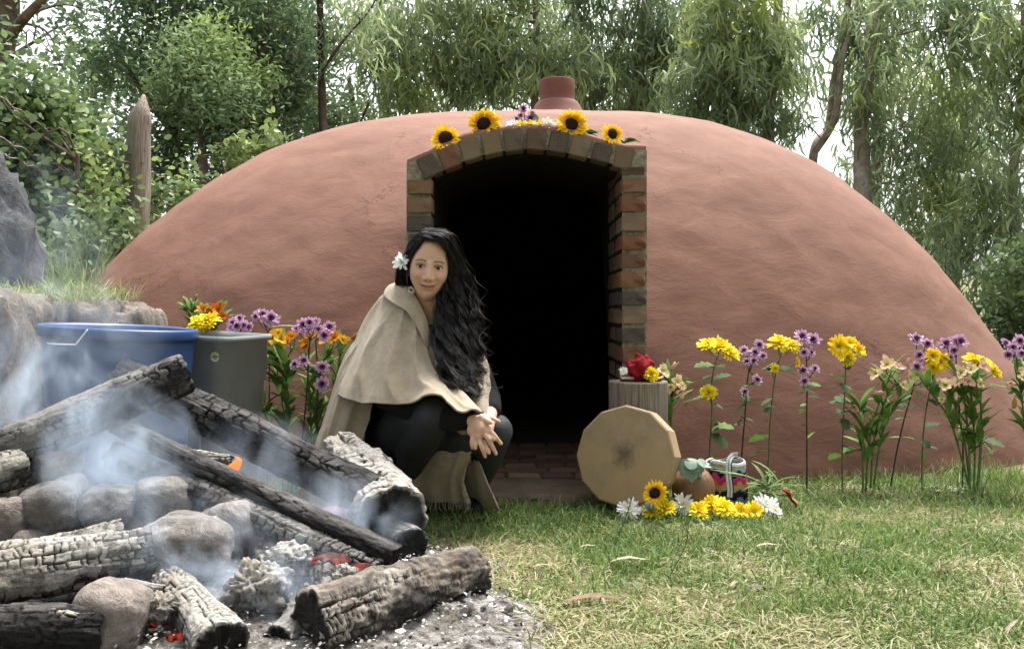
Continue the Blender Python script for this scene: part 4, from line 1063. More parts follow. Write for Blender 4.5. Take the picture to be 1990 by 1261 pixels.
reg('sunflower', [whorl(sp_, 19, .02, .38, .62, .08, -.03, seed=41), whorl(sp_, 17, .22, .37, .56, .10, .0, seed=42), whorl(sp_, 12, .45, .36, .42, .12, .01, seed=43)],
    [(.35, (.55, .22, .01)), (.6, (.92, .56, .01)), (1, (.96, .70, .02))], disc(.42, .13, 3, .05, 4), ccol=(.022, .012, .008))
ap_ = petal([(0, .06, 0), (.25, .20, .12), (.55, .34, .12), (.82, .30, -.02), (1, .10, -.14)], .3)
an_ = petal([(0, .05, 0), (.3, .14, .12), (.62, .24, .10), (.88, .17, -.03), (1, .05, -.10)], .3)
for nm, st in (('orange', [(0, (.45, .30, .02)), (.4, (.72, .28, .015)), (.8, (.75, .26, .02)), (1, (.65, .33, .06))]), ('red_orange', [(0, (.5, .22, .01)), (.5, (.62, .14, .01)), (1, (.55, .09, .01))]),
               ('golden', [(0, (.42, .36, .03)), (.5, (.78, .46, .03)), (1, (.76, .36, .04))]),
               ('cream', [(0, (.45, .46, .12)), (.4, (.74, .60, .34)), (.8, (.76, .56, .40)), (1, (.68, .34, .28))]), ('pink', [(0, (.6, .5, .3)), (.4, (.74, .46, .36)), (1, (.68, .30, .26))])):
    reg(nm, [whorl(ap_, 3, .80, .04, 1.0, .12, 0, seed=51), whorl(an_, 3, .95, .04, .95, .12, 0, seed=52), ], st, None)
bud = lathe([(.0, 0), (.12, .1), (.19, .35), (.16, .7), (.06, .95), (0, 1)], 8)
for nm, st in (('bud_pink', [(0, (.25, .32, .10)), (.5, (.72, .44, .32)), (1, (.72, .35, .28))]), ('bud_green', [(0, (.12, .2, .04)), (1, (.45, .5, .22))]), ('bud_orange', [(0, (.2, .2, .03)), (1, (.62, .25, .03))])):
    reg(nm, [bud], st, None, lambda V: V[:, 2] + .001)

# leaves
def lobed():
    o = [(0, 0), (.12, .10), (.22, .30), (.38, .20), (.50, .36), (.62, .20), (.78, .24), (1, 0)]
    V, F = [], []
    for x, y_ in o: V += [(x, y_, -.22 * x * x + .10 * y_), (x, 0, -.22 * x * x), (x, -y_, -.22 * x * x + .10 * y_)]
    for k in range(len(o) - 1):
        a = 3 * k; F += [(a, a + 1, a + 4, a + 3), (a + 1, a + 2, a + 5, a + 4)]
    return np.array(V), np.array(F)
def leafobj(name, V, F, c0, c1):
    me = mesh_np('leaf', V, F, True, None, grad(V, [(0, c0), (1, c1)], np.random.default_rng(2).random(len(V)))); me.materials.append(LEAFM); return me
LEAFM = colmat('flower_leaf', .7, .15, .25, 0, 80)
lance = petal([(0, .02, 0), (.25, .095, .03), (.5, .125, .01), (.8, .07, -.08), (1, .005, -.18)], .25)
LV = {'mum': leafobj('leaf', *lobed(), (.045, .085, .035), (.07, .12, .05)), 'mum2': leafobj('leaf', *lobed(), (.09, .16, .04), (.12, .21, .05)), 'lance': leafobj('leaf', *lance, (.11, .20, .045), (.17, .28, .065)), 'lance2': leafobj('leaf', *lance, (.075, .14, .036), (.11, .19, .05)),
      'sun': leafobj('leaf', petal([(0, .03, 0), (.25, .26, .05), (.55, .24, .04), (.85, .10, -.06), (1, .01, -.12)], .3)[0], lance[1], (.07, .14, .035), (.11, .20, .05))}
STEM_G = plain('green_stem', (.085, .13, .045), .6, .3, .2); STEM_D = plain('dark_stem', (.05, .028, .022), .6, .3, .3)

def place_head(kind, root, pos, size, face, spin=None, name='flower_head'):
    me, cm = HEADS[kind]
    Rm = zframe(face, random.uniform(0, 6.28) if spin is None else spin).to_4x4()
    M = Matrix.Translation(Vector([float(c) for c in np.asarray(pos) - origin(root)])) @ Rm @ Matrix.Diagonal((size, size, size, 1))
    h = link(name, random.choice(me), None, root, M)
    if cm is not None: link('center', cm, None, h)
    return h
def place_leaf(kind, root, pos, d, size, roll=0.):
    f = frames(np.array([d]), None, np.array([roll]))[0]
    M = Matrix.Translation(Vector([float(c) for c in np.asarray(pos) - origin(root)])) @ Matrix(f.tolist()).to_4x4() @ Matrix.Diagonal((size, size, size, 1))
    return link('leaf', LV[kind], None, root, M)

def flowers(name, label, cat, group, stems, heads, leaves, Y, stemmat, leafkinds=('mum',), lsize=.055, r=.0036, lrange=(.35, .85)):
    """stems: [[(px,py),...]] from the ground up; heads: (kind, px, py, radius px[, facing]); leaves: how many"""
    b = P(*stems[0][0], Y); base = np.array([b[0], Y, max(0., gz(b[0], Y))])
    root = thing(name, base, label, cat, group)
    parts, nodes = [], []
    for k, s in enumerate(stems):
        Yk = Y + .02 * math.sin(2.3 * k)
        pts = [P(a, c, Yk) for a, c in s]; pts[0][2] = -.02 if k < 99 else pts[0][2]
        path = spline(pts, 26); path[:, :2] += .010 * np.stack([noise(path * 7, k), noise(path * 7, k + 5)], 1) * np.linspace(0, 1, 26)[:, None]
        parts.append(tube(path, np.linspace(r, r * .65, 26), 6)); nodes.append(path)
    alln = np.concatenate(nodes)
    for h in heads:
        kind, px, py, rad = h[:4]; Yh = Y - .03 + random.uniform(-.025, .02)
        c = P(px, py, Yh); face = h[4] if len(h) > 4 else (random.uniform(-.5, .5), -1, random.uniform(.1, .8))
        low = alln[(alln[:, 2] < c[2] - .015)]; low = low if len(low) else alln
        s = low[np.argmin(np.abs(np.linalg.norm(low - c, axis=1) - .055))]
        fv_ = np.array(face) / np.linalg.norm(face); back = c - fv_ * rad / FPX * Yh * .15
        parts.append(tube(spline([s, (s * .45 + back * .55) + np.array([0, 0, -.008]) - fv_ * .008, back], 8), np.linspace(r * .6, r * .5, 8), 5))
        place_head(kind, root, c, random.uniform(.88, 1.14) * rad / FPX * Yh * (1.7 if kind.startswith('bud') else 1.06 if kind.startswith('yel') else 1.12 if kind == 'purple' else .86), face)
    V, F, _ = join(parts); mk('stem', V, F, stemmat, root)
    for k in range(leaves):
        path = nodes[k % len(nodes)]; q = random.uniform(*lrange); p = path[int(q * 25)]
        a = random.uniform(0, 6.28)
        d = np.array([math.cos(a), math.sin(a) * .6 - .25, random.uniform(.35, 2.2) if leafkinds[0].startswith('lance') else random.uniform(-.5, .5)])
        place_leaf(random.choice(leafkinds), root, p, d, lsize * random.uniform(.7, 1.35), random.uniform(-.5, .5))
    return root

GF = 'cut flowers planted along the foot of the dome'
YU = (0, -1, 1.6); NY = 'chrysanthemum'
def yel(label, stems, heads, lv=15, Y=3.43): return flowers('yellow_chrysanthemum', label, 'flower', GF, stems, heads, lv, Y, STEM_G, ('mum', 'mum', 'mum2'), .068, lrange=(.25, .9))
def pur(label, stems, heads, lv=16, Y=3.43): return flowers('purple_chrysanthemum', label, 'flower', GF, stems, heads, lv, Y, STEM_D, ('mum', 'mum', 'mum2'), .045)
def als(label, stems, heads, lv, Y=3.43, name='alstroemeria', kinds=('lance', 'lance', 'lance2'), ls=.10, lr=(.22, .97)): return flowers(name, label, 'flower', GF, stems, heads, int(lv * 2.2), Y, STEM_G, kinds, ls, .0042, lr)
yel('yellow chrysanthemum stem with a wide top and one low bloom, beside the gourd', [[(1376, 955), (1380, 850), (1386, 740), (1392, 690)]], [('yellow', 1376, 671, 25, YU), ('yellow', 1398, 676, 26, YU), ('yellow', 1416, 686, 20, (.5, -1, 1.2)), ('yellow', 1378, 763, 18, (-.3, -1, .8))])
pur('purple chrysanthemum stem rising right behind the woven bag', [[(1438, 950), (1444, 850), (1455, 740), (1462, 695)]], [('purple', 1445, 682, 12), ('purple', 1475, 671, 11), ('purple', 1467, 686, 13), ('purple', 1482, 692, 10), ('purple', 1452, 703, 10), ('purple', 1464, 702, 10), ('purple', 1471, 738, 12), ('purple', 1446, 761, 9)])
yel('yellow chrysanthemum stem with side blooms, between the bag and a dark purple stem', [[(1490, 945), (1496, 840), (1508, 730), (1520, 682)]], [('yellow', 1514, 669, 21, YU), ('yellow', 1536, 674, 20, YU), ('yellow_open', 1549, 706, 14, (1, -.6, .1)), ('yellow', 1505, 716, 10)], 9)
pur('tall straight purple chrysanthemum stem with dark lower blooms', [[(1568, 960), (1569, 850), (1569, 740), (1570, 680)]], [('purple', 1559, 656, 15), ('purple', 1580, 663, 15), ('purple', 1563, 685, 10), ('purple', 1576, 686, 10), ('purple', 1583, 717, 11), ('purple', 1559, 721, 11), ('purple', 1563, 741, 11)])
yel('yellow chrysanthemum stem with open dark eyed blooms left of the cream bunch', [[(1637, 955), (1638, 850), (1640, 740), (1642, 690)]], [('yellow_open', 1629, 673, 22, (0, -1, .25)), ('yellow_open', 1651, 668, 18, (.2, -1, .8)), ('yellow', 1645, 696, 19, (0, -1, .5)), ('yellow_open', 1668, 680, 16, (.8, -1, .5))])
als('bunch of cream alstroemeria leaning right, with drooping pink buds', [[(1681, 965), (1690, 860), (1712, 780), (1735, 720)], [(1690, 962), (1700, 850), (1725, 770), (1752, 735)], [(1677, 960), (1676, 860), (1672, 810), (1668, 780)], [(1695, 960), (1712, 850), (1740, 790), (1768, 760)]],
    [('cream', 1705, 728, 22, (-1, -1, .6)), ('cream', 1722, 714, 22, (-.2, -1, .8)), ('pink', 1742, 718, 20, (.2, -1, .8)), ('cream', 1764, 735, 18, (.5, -1, .5)), ('cream', 1752, 748, 18, (.2, -1, .2)), ('pink', 1660, 788, 16, (-.6, -1, -.5)), ('bud_pink', 1690, 770, 16, (.9, -.3, .3)), ('bud_green', 1672, 800, 12, (0, -.3, -1)), ('bud_pink', 1764, 712, 10, (.1, -.2, 1))], 30)
pur('purple chrysanthemum stem slanting up behind the cream bunch', [[(1727, 960), (1745, 870), (1772, 770), (1788, 700)]], [('purple', 1780, 660, 14), ('purple', 1801, 669, 13), ('purple', 1786, 691, 11), ('purple', 1781, 714, 11), ('purple', 1815, 682, 10), ('purple', 1802, 698, 10), ('purple', 1800, 736, 10)], 7, 3.46)
yel('golden yellow chrysanthemum stem between the two cream bunches', [[(1790, 955), (1795, 850), (1808, 760), (1822, 710)]], [('yellow_open', 1812, 692, 16), ('yellow_open', 1826, 703, 24, (.1, -1, .4)), ('yellow_open', 1814, 713, 16, (-.3, -1, .2))], 8, 3.45)
pur('purple chrysanthemum stem standing just left of the second cream bunch', [[(1870, 965), (1871, 860), (1862, 760), (1856, 695)]], [('purple', 1838, 669, 13), ('purple', 1865, 665, 16), ('purple', 1851, 681, 12), ('purple', 1845, 696, 11), ('purple', 1856, 664, 11)], 5, 3.46)
als('upright full bunch of cream alstroemeria at the right end of the flower row', [[(1885, 970), (1883, 860), (1876, 780), (1868, 740)], [(1892, 972), (1895, 860), (1890, 780), (1888, 735)], [(1897, 970), (1905, 860), (1908, 790), (1905, 745)], [(1888, 968), (1872, 850), (1855, 790), (1838, 760)], [(1890, 970), (1850, 830), (1815, 770), (1790, 735)]],
    [('cream', 1838, 750, 22, (-.6, -1, .4)), ('cream', 1866, 728, 22, (-.2, -1, .6)), ('cream', 1884, 722, 22, (0, -1, .8)), ('pink', 1904, 716, 20, (.4, -1, .6)), ('cream', 1858, 742, 18, (-.2, -1, .3)), ('pink', 1880, 742, 18, (0, -1, .2)), ('cream', 1900, 746, 18, (.3, -1, .3)), ('bud_pink', 1858, 760, 12, (-.2, -.4, -.6)), ('cream', 1830, 775, 12, (-.4, -1, -.2)), ('bud_pink', 1915, 735, 10, (.6, -.4, .6))], 40, 3.40)
yel('yellow chrysanthemum stem behind the second cream bunch', [[(1902, 965), (1906, 860), (1908, 770), (1910, 720)]], [('yellow', 1892, 702, 19, YU), ('yellow', 1910, 706, 19, YU), ('yellow', 1930, 720, 17, (.4, -1, .8)), ('yellow_open', 1936, 724, 14, (.8, -1, .4))], 6, 3.48)
pur('purple chrysanthemum stem at the right end, clear of the dome edge', [[(2002, 965), (1996, 860), (1986, 760), (1978, 690)]], [('purple', 1980, 662, 14, (0, -1, .2)), ('purple', 1986, 688, 12), ('purple', 1958, 690, 11), ('purple', 1953, 668, 10), ('purple', 1968, 676, 10)], 8, 3.36)
als('small bunch of drooping cream alstroemeria at the right end', [[(1996, 965), (1994, 850), (1988, 780), (1984, 740)]], [('cream', 1978, 722, 16), ('cream', 1990, 738, 16), ('pink', 1965, 742, 12, (-.5, -1, -.4)), ('bud_orange', 1972, 770, 12, (-.3, -.3, -1))], 12, 3.34)
# left of the doorway
als('leafy orange alstroemeria bunch beside the grey bin', [[(560, 960), (558, 850), (552, 750), (548, 680)], [(566, 960), (562, 850), (540, 740), (530, 675)], [(572, 960), (560, 860), (556, 770), (562, 690)], [(552, 950), (540, 860), (520, 810), (510, 790)], [(570, 950), (600, 850), (640, 800)]],
    [('golden', 528, 660, 22), ('golden', 547, 664, 20), ('orange', 562, 668, 20), ('golden', 540, 648, 18), ('bud_orange', 523, 684, 16, (-.9, -.4, .3)), ('bud_orange', 510, 738, 14, (-.3, -.3, -1)), ('pink', 507, 782, 14, (-.2, -1, -.3)), ('orange', 572, 655, 16)], 46, 3.40, ls=.11)
pur('purple chrysanthemum stem left of the kneeling person, blooms over the orange ones', [[(572, 960), (590, 830), (598, 730), (602, 660)], [(622, 960), (618, 830), (616, 730), (612, 660)]], [('purple', 590, 632, 13), ('purple', 602, 627, 12), ('purple', 612, 626, 12), ('purple', 600, 642, 12), ('purple', 640, 637, 15), ('purple', 577, 640, 10), ('purple', 620, 640, 11), ('purple', 574, 709, 11), ('purple', 590, 701, 13), ('purple', 626, 714, 15), ('purple', 628, 746, 13), ('purple', 630, 652, 12)], 12, 3.36)
als('orange alstroemeria bunch just left of the kneeling person', [[(618, 960), (615, 830), (620, 740), (640, 680)], [(626, 960), (640, 830), (655, 740), (662, 680)], [(612, 960), (605, 830), (602, 740), (600, 690)]], [('orange', 600, 668, 22, (-.4, -1, .4)), ('golden', 606, 648, 18), ('orange', 650, 660, 22, (.2, -1, .5)), ('golden', 664, 662, 20, (.5, -1, .3)), ('orange', 640, 652, 18), ('golden', 628, 662, 18), ('bud_orange', 680, 660, 16, (.8, -.3, .4)), ('orange', 592, 675, 16)], 34, 3.44, ls=.10)
als('deep orange alstroemeria showing over the rim of the tub', [[(420, 960), (415, 800), (412, 680), (415, 620)], [(400, 960), (400, 800), (398, 680), (396, 620)]], [('red_orange', 425, 606, 22, (.2, -1, .6)), ('red_orange', 412, 614, 18), ('orange', 397, 604, 18, (-.2, -1, .8)), ('red_orange', 432, 616, 16, (.6, -1, .3)), ('orange', 410, 600, 16)], 14, 3.38, lr=(.8, 1))
als('green budded sprig showing over the rim of the tub', [[(378, 960), (376, 800), (372, 680), (372, 600)]], [('bud_green', 362, 590, 9, (-.3, -.2, 1)), ('bud_green', 380, 587, 9, (.3, -.2, 1)), ('bud_green', 372, 594, 9, (0, -.3, 1))], 18, 3.42, 'leafy_sprig', ('lance',), .055, (.85, 1))
yel('yellow chrysanthemum bloom showing over the tub and bin rims', [[(396, 960), (396, 800), (396, 690), (396, 645)]], [('yellow', 384, 628, 20, (-.2, -1, 1)), ('yellow', 404, 626, 22, (0, -1, 1.2)), ('yellow_open', 394, 632, 18, (0, -1, .6))], 3, 3.33)
pur('purple chrysanthemum cluster showing over the rim of the grey bin', [[(464, 960), (464, 800), (464, 700), (464, 650)]], [('purple', 455, 628, 12), ('purple', 466, 620, 11), ('purple', 475, 632, 12), ('purple', 462, 634, 12), ('purple', 450, 638, 10), ('purple', 484, 636, 10)], 3, 3.34)
pur('purple chrysanthemum stem behind the corner of the grey bin', [[(520, 960), (522, 800), (522, 700), (520, 645)]], [('purple', 498, 615, 10), ('purple', 510, 612, 12), ('purple', 527, 620, 15), ('purple', 516, 620, 12)], 4, 3.46)
tag(mk('twine', *tube(spline([P(522, 637, 3.42), P(550, 633, 3.42), P(578, 634, 3.4)], 12), .0022, 5), plain('twine', (.55, .45, .3), .9)), 'pale twine stretched between the flower stems left of the doorway', 'string')
als('cream alstroemeria spray behind the wooden stump', [[(1303, 965), (1302, 860), (1306, 790), (1308, 750)], [(1300, 960), (1296, 850), (1298, 780), (1300, 730)]], [('cream', 1313, 744, 20, (.4, -1, .4)), ('pink', 1318, 760, 18, (.5, -1, -.2)), ('cream', 1302, 752, 16, (0, -1, 0)), ('bud_pink', 1303, 722, 14, (.4, -.3, 1)), ('cream', 1322, 750, 14, (.9, -1, .2))], 14, 3.40, lr=(.45, .95))

# ------------------------------------------------------------------ flowers lying on the brick arch
def arch_z(px): 
    x_ = (px - 995) / FPX * DF; return np.interp(x_, up[:, 0], up[:, 1]) + .006
GA = 'flowers laid along the brick arch'
for lab, px, py, rad, face, n_ in (('sunflower lying at the left foot of the brick arch', 866, 269, 29, (-.15, -1, .15), 2), ('sunflower standing high on the left side of the brick arch', 940, 241, 30, (-.05, -1, .18), 4), ('sunflower standing on the right side of the brick arch', 1110, 243, 29, (.1, -1, .15), 3), ('smaller turned sunflower at the right foot of the brick arch', 1190, 261, 22, (.55, -1, .1), 2)):
    c = P(px, py, DF + .035); root = thing('sunflower', c + [0, .03, -.05], lab, 'flower', GA)
    place_head('sunflower', root, c, rad / FPX * DF * 1.16, face)
    st_ = spline([c + [0, .012, 0], c + [.03 if px < 1000 else .05, .06, -.02], [c[0] + .07, DF + .14, arch_z(px + 36) + .012]], 12)
    mk('stem', *tube(st_, .005, 6), STEM_G, root)
    for k in range(n_ + 1):
        place_leaf('sun', root, st_[5 + k], (random.choice((1, 1, -.6)), random.uniform(-.5, .1), random.uniform(-.1, .35)), random.uniform(.055, .085), random.uniform(-.5, .5))
for lab, px, py, rad, kind, face in (('white daisy left of the yellow blooms on top of the arch', 999, 243, 17, 'white', (-.2, -1, .8)), ('white daisy right of the yellow blooms on top of the arch', 1066, 243, 18, 'white', (.15, -1, .7)), ('yellow chrysanthemum head on the crown of the arch, next to the left daisy', 1012, 246, 16, 'yellow', YU), ('yellow chrysanthemum head on the very middle of the arch', 1030, 247, 17, 'yellow', YU), ('yellow chrysanthemum head on the crown of the arch, next to the right daisy', 1046, 247, 16, 'yellow', YU)):
    c = P(px, py, DF + .045); root = thing('daisy' if kind == 'white' else 'yellow_chrysanthemum', c + [0, 0, -.02], lab, 'flower', GA); place_head(kind, root, c, rad / FPX * DF, face)
root = thing('purple_chrysanthemum', P(1020, 252, DF + .09), 'purple chrysanthemum sprig standing behind the blooms on top of the arch', 'flower', GA)
parts = []
for px, py, rad in ((1018, 213, 12), (1031, 233, 14), (1003, 233, 10), (1012, 226, 9), (1024, 243, 11), (1034, 222, 9)):
    c = P(px, py, DF + .08); place_head('purple', root, c, rad / FPX * DF, (random.uniform(-.4, .4), -1, random.uniform(.2, .8)))
    parts.append(tube(spline([P(1022, 256, DF + .12), P((px + 1022) / 2, 242, DF + .11), c + [0, .006, 0]], 6), .0022, 5))
V, F, _ = join(parts); mk('stem', V, F, STEM_D, root)
for px, py, dx in ((1052, 236, .8), (1044, 232, -.2), (1060, 240, .6)): place_leaf('sun', root, P(px, py + 6, DF + .09), (dx, -.2, .3), .05, .3)

# ------------------------------------------------------------------ altar on the grass
t = NT('drum_skin'); f = t.noise(11, 5, .65); f2 = t.noise(3.2, 3)
c = t.ramp(f, [(.3, (.24, .17, .10)), (.7, (.35, .26, .16))]); c = t.mix(t.ramp(f2, [(.4, (0, 0, 0)), (.65, (.7, .7, .7))]), c, (.35, .235, .10))
g_ = t.n('VectorMath', operation='LENGTH'); mp = t.n('Mapping'); mp.inputs['Scale'].default_value = (1, 1, 0); t.l(t.co(), mp.inputs[0]); t.l(mp.outputs[0], g_.inputs[0])
dd = t.math('ADD', g_.outputs['Value'], t.math('MULTIPLY', t.math('SUBTRACT', t.noise(34, 4, .7), .5), .10))
c = t.mix(t.ramp(dd, [(.012, (.8, .8, .8)), (.055, (0, 0, 0))]), c, (.085, .06, .045)); t.base(c, .6, .3).bump(f, .25, .004); SKIN_D = t.m
dc = P(1213, 886, 3.06); DR = 99 / FPX * 3.06
fz = Vector((-.5, -1, .18)).normalized()
drum = thing('frame_drum', (dc[0], 3.06, 0), 'twelve sided hide frame drum leaning against the wooden stump', 'drum')
ang = (np.arange(12) + .2) / 12 * 2 * np.pi
Rz = zframe(fz).to_4x4()
def dring(r, z): return np.stack([np.cos(ang) * r * 1.03, np.sin(ang) * r, np.full(12, z)], 1)
# subdivide the rim so that hide sags between corners
rings = [dring(DR * q, .0005 - .002 * (1 - q)) for q in (.12, .45, .8, .96)] + [dring(DR * .99, -.003), dring(DR * 1.0, -.012), dring(DR * .995, -.045), dring(DR * .985, -.085), dring(DR * .93, -.092), dring(DR * .6, -.09)]
V = np.concatenate(rings + [[(0, 0, -.0015)]]); F = [grid_faces(len(rings), 12, True), np.array([(len(V) - 1, k, (k + 1) % 12) for k in range(12)])]
Md = Matrix.Translation(Vector(dc) - Vector((dc[0], 3.06, 0))) @ Rz
d_ = link('hide', mesh_np('hide', V, F, False), SKIN_D, drum, Md)
lace = [tube(np.stack([np.cos(ang[[k]]) * DR * .95, np.sin(ang[[k]]) * DR * .95, [-.092]], 1).repeat(2, 0) * np.array([[1, 1, 1], [.02, .02, 1.05]]), .003, 5) for k in range(12)]
V, F, _ = join(lace); link('lacing', mesh_np('lacing', V, F), plain('rawhide', (.30, .2, .1), .8), drum, Md)

sx = P(1240, 740, 3.27); sr = 57 / FPX * 3.27
V, F = lathe([(0, .0), (sr * 1.0, 0), (sr * 1.0, .1), (sr * .99, .2), (sr * .985, .3), (sr * .98, sx[2] - .006), (sr * .965, sx[2]), (sr * .6, sx[2] + .001), (sr * .02, sx[2])], 64, (sx[0], 3.27, 0))
aa = np.arctan2(V[:, 1] - 3.27, V[:, 0] - sx[0]); V[:, :2] += ((V[:, :2] - [sx[0], 3.27]) * (.03 * noise(np.stack([np.cos(aa) * 3, np.sin(aa) * 3, V[:, 2] * .8], 1), 3))[:, None])
STUMPW = NT('stump_wood'); f = STUMPW.noise(7, 6, .7, (16, 16, .7)); STUMPW.base(STUMPW.ramp(f, [(.3, (.075, .062, .048)), (.55, (.20, .17, .135)), (.75, (.31, .27, .215))]), .85, .2).bump(f, .8, .008)
tag(mk('tree_stump', V, F, STUMPW.m), 'grey round wooden stump standing at the right jamb of the doorway', 'stump')
stz = sx[2] + .003
# on the stump
V, F = ICO[5]; c = np.array([P(1245, 716, 3.24)[0], 3.24, stz + .046])
fold = 1 + .20 * np.sin(V[:, 0] * 6 + 3 * V[:, 2] + 2 * noise(V * 2, 1)) * (.4 + .6 * np.abs(V[:, 2])) + .22 * fbm(V * 2.2, 3, 2)
W = V * fold[:, None] * np.array([.050, .042, .050]); W[:, 2] = np.maximum(W[:, 2], -.046)
tag(mk('cloth_bundle', c + W, F, plain('red_wool', (.20, .008, .014), .9, .15, .35, 160, .5)), 'crumpled dark red cloth bundle on top of the wooden stump', 'cloth')
POD = plain('brown_pod', (.10, .05, .032), .55, .35, .4, 40, .3)
for lab, pts in (('curled brown seed pod with a pale lining, under the red cloth', [(1206, 722), (1208, 738), (1226, 742), (1250, 738), (1268, 745)]), ('long brown seed pod curving up beside the cream blossom', [(1228, 712), (1240, 728), (1262, 738), (1284, 738), (1292, 722)])):
    pth = spline([P(a, b, 3.215 + .006 * i) for i, (a, b) in enumerate(pts)], 26); pth[:, 2] = np.maximum(pth[:, 2], stz + .006)
    root = thing('seed_pod', pth[13], lab, 'pod', 'seed pods on the stump'); rad_ = .0085 * np.sin(np.linspace(.25, 2.95, 26)) ** .6
    mk('husk', *tube(pth, rad_, 8), POD, root)
    mk('lining', *tube(pth[3:22] + np.array([0, -.0035, .0045]), rad_[3:22] * .62, 6), plain('pale_lining', (.62, .46, .38), .7), root)
for lab, kind, px, py, rad, face in (('yellow chrysanthemum head in front of the red cloth on the stump', 'yellow', 1265, 727, 17, (.1, -1, .3)), ('cream alstroemeria blossom beside the red cloth on the stump', 'cream', 1284, 724, 20, (.5, -1, .5)), ('small white flower at the left edge of the stump top', 'white', 1212, 721, 10, (-.3, -1, .6))):
    c = P(px, py, 3.205); root = thing(kind + '_flower', c + [0, 0, -.02], lab, 'flower', 'flowers on the stump'); place_head(kind, root, c, rad / FPX * 3.2, face)

# gourd with a eucalyptus sprig
gc = P(1347, 945, 3.10); gr = 41 / FPX * 3.1
t = NT('gourd_skin'); f = t.noise(70, 4, .6); f2 = t.noise(12, 4)
c = t.ramp(f2, [(.3, (.12, .06, .027)), (.7, (.215, .12, .055))]); c = t.mix(t.ramp(f, [(.6, (0, 0, 0)), (.68, (.75, .75, .75))]), c, (.06, .03, .018)); t.base(c, .45, .4); GOURD = t.m
gd = thing('gourd', (gc[0], 3.10, 0), 'round brown speckled gourd standing beside the drum', 'gourd')
V, F = lathe([(0, .004), (gr * .45, .006), (gr * .80, .022), (gr * .98, .055), (gr * 1.02, .085), (gr * .93, .118), (gr * .72, .142), (gr * .45, .155), (gr * .36, .157), (gr * .34, .150), (gr * .3, .10)], 48, (gc[0], 3.10, 0)); V[:, :2] += (.003 * fbm(V * 14, 2, 3))[:, None]
mk('body', V, F, GOURD, gd)
GLAU = NT('glaucous_leaf'); cc_ = GLAU.ramp(GLAU.noise(18), [(.3, (.13, .20, .15)), (.7, (.24, .32, .26))]); GLAU.base(cc_, .45, .45).translucent(cc_, .2)
spg = thing('eucalyptus_sprig', P(1350, 908, 3.07), 'round leaved silver eucalyptus sprig lying on top of the gourd', 'sprig')
sp_path = spline([P(1404, 912, 3.02), P(1380, 908, 3.04), P(1358, 902, 3.06), P(1334, 905, 3.08)], 14)
mk('stem', *tube(sp_path, .002, 5), STEM_G, spg)
th = np.arange(18) / 18 * 2 * np.pi
rv = np.vstack([(0, 0, 0), np.stack([np.cos(th), np.sin(th), .12 * np.cos(2 * th)], 1)]); rf = np.array([(0, 1 + k, 1 + (k + 1) % 18) for k in range(18)])
rl = mesh_np('leaf', rv, rf); rl.materials.append(GLAU.m)
for px, py, rad, fc in ((1330, 906, 15, (-.3, -1, .3)), (1340, 916, 14, (.1, -1, .1)), (1352, 926, 14, (.2, -1, -.1)), (1344, 900, 14, (-.2, -.8, .8)), (1356, 910, 13, (.1, -1, .4)), (1365, 900, 12, (.5, -.6, .8)), (1361, 922, 11, (.9, -.6, .4)), (1375, 905, 9, (.3, -.3, 1)), (1330, 916, 11, (-.6, -1, 0))):
    link('leaf', rl, None, spg, Matrix.Translation(Vector(P(px, py, 3.04 + random.uniform(-.012, .012)) - origin(spg))) @ zframe(fc, random.uniform(0, 6)).to_4x4() @ Matrix.Diagonal((rad / 555, rad / 600, rad / 555, 1)))
n_ = 26; s_ = np.linspace(0, 1, n_)
rib = P(1362, 915, 3.12) + (P(1380, 893, 3.12) - P(1362, 915, 3.12)) * s_[:, None] + np.stack([.008 * np.sin(s_ * 14), .006 * np.cos(s_ * 14), .004 * np.sin(s_ * 14 + 1)], 1)
tag(mk('paper_ribbon', *tube(rib, .0042, 5), plain('white_paper', (.75, .77, .78), .7)), 'small curled white ribbon behind the gourd', 'ribbon')

# woven bag
bgc = P(1413, 930, 3.17); s_ = 1 / FPX * 3.17
rows = [(30, 0), (36, 6), (38, 24), (37, 50), (35, 75), (33, 88), (30, 90), (31, 84), (33, 40), (30, 8)]
nb = 96; th = np.arange(nb) / nb * 2 * np.pi
prof_ = spline([(a, b) for a, b in rows], 90)
V = np.stack([bgc[0] + prof_[:, 0][:, None] * s_ * np.cos(th) * (1 + .05 * np.cos(3 * th + 1)), 3.17 + .75 * prof_[:, 0][:, None] * s_ * np.sin(th), prof_[:, 1][:, None] * s_ + .006 * np.sin(2 * th + .5) * (prof_[:, 1][:, None] / 90) ** 2 + .004], -1)
cn = .003 * fbm(V * 30, 2, 6); V[..., :2] += cn[..., None]
pal = np.array([(.62, .62, .64), (.02, .02, .07), (.45, .04, .10), (.55, .28, .10), (.35, .38, .12), (.04, .02, .10), (.30, .42, .48), (.02, .015, .02), (.42, .06, .22), (.20, .30, .42)])
zig = np.floor(np.abs(((th / (2 * np.pi) * 9) % 1) - .5) * 8) / 8
vv = np.floor(prof_[:, 1][:, None] / 90 * 28) / 28 * 12 + zig[None] * 2.6
ci = np.clip(np.floor(vv), 0, 99).astype(int)
seq = np.array([8, 6, 9, 7, 1, 4, 3, 2, 8, 7, 6, 4, 2, 1])
colb = pal[seq[np.clip(ci, 0, 13)]]
colb = np.where(prof_[:, 1][:, None, None] > 84, np.array([.70, .71, .74]), colb)
bag = thing('woven_bag', (bgc[0], 3.17, 0), 'small knitted bag with zigzag bands of colour and a striped strap', 'bag')
t = NT('knit'); kf = t.noise(420, 2, .6); t.base(t.mix(.5, t.acol(), t.ramp(kf, [(.3, (.5, .5, .5)), (.7, (1.1, 1.1, 1.1))]), 'MULTIPLY'), .95, .1).bump(kf, .9, .004); KNIT = t.m
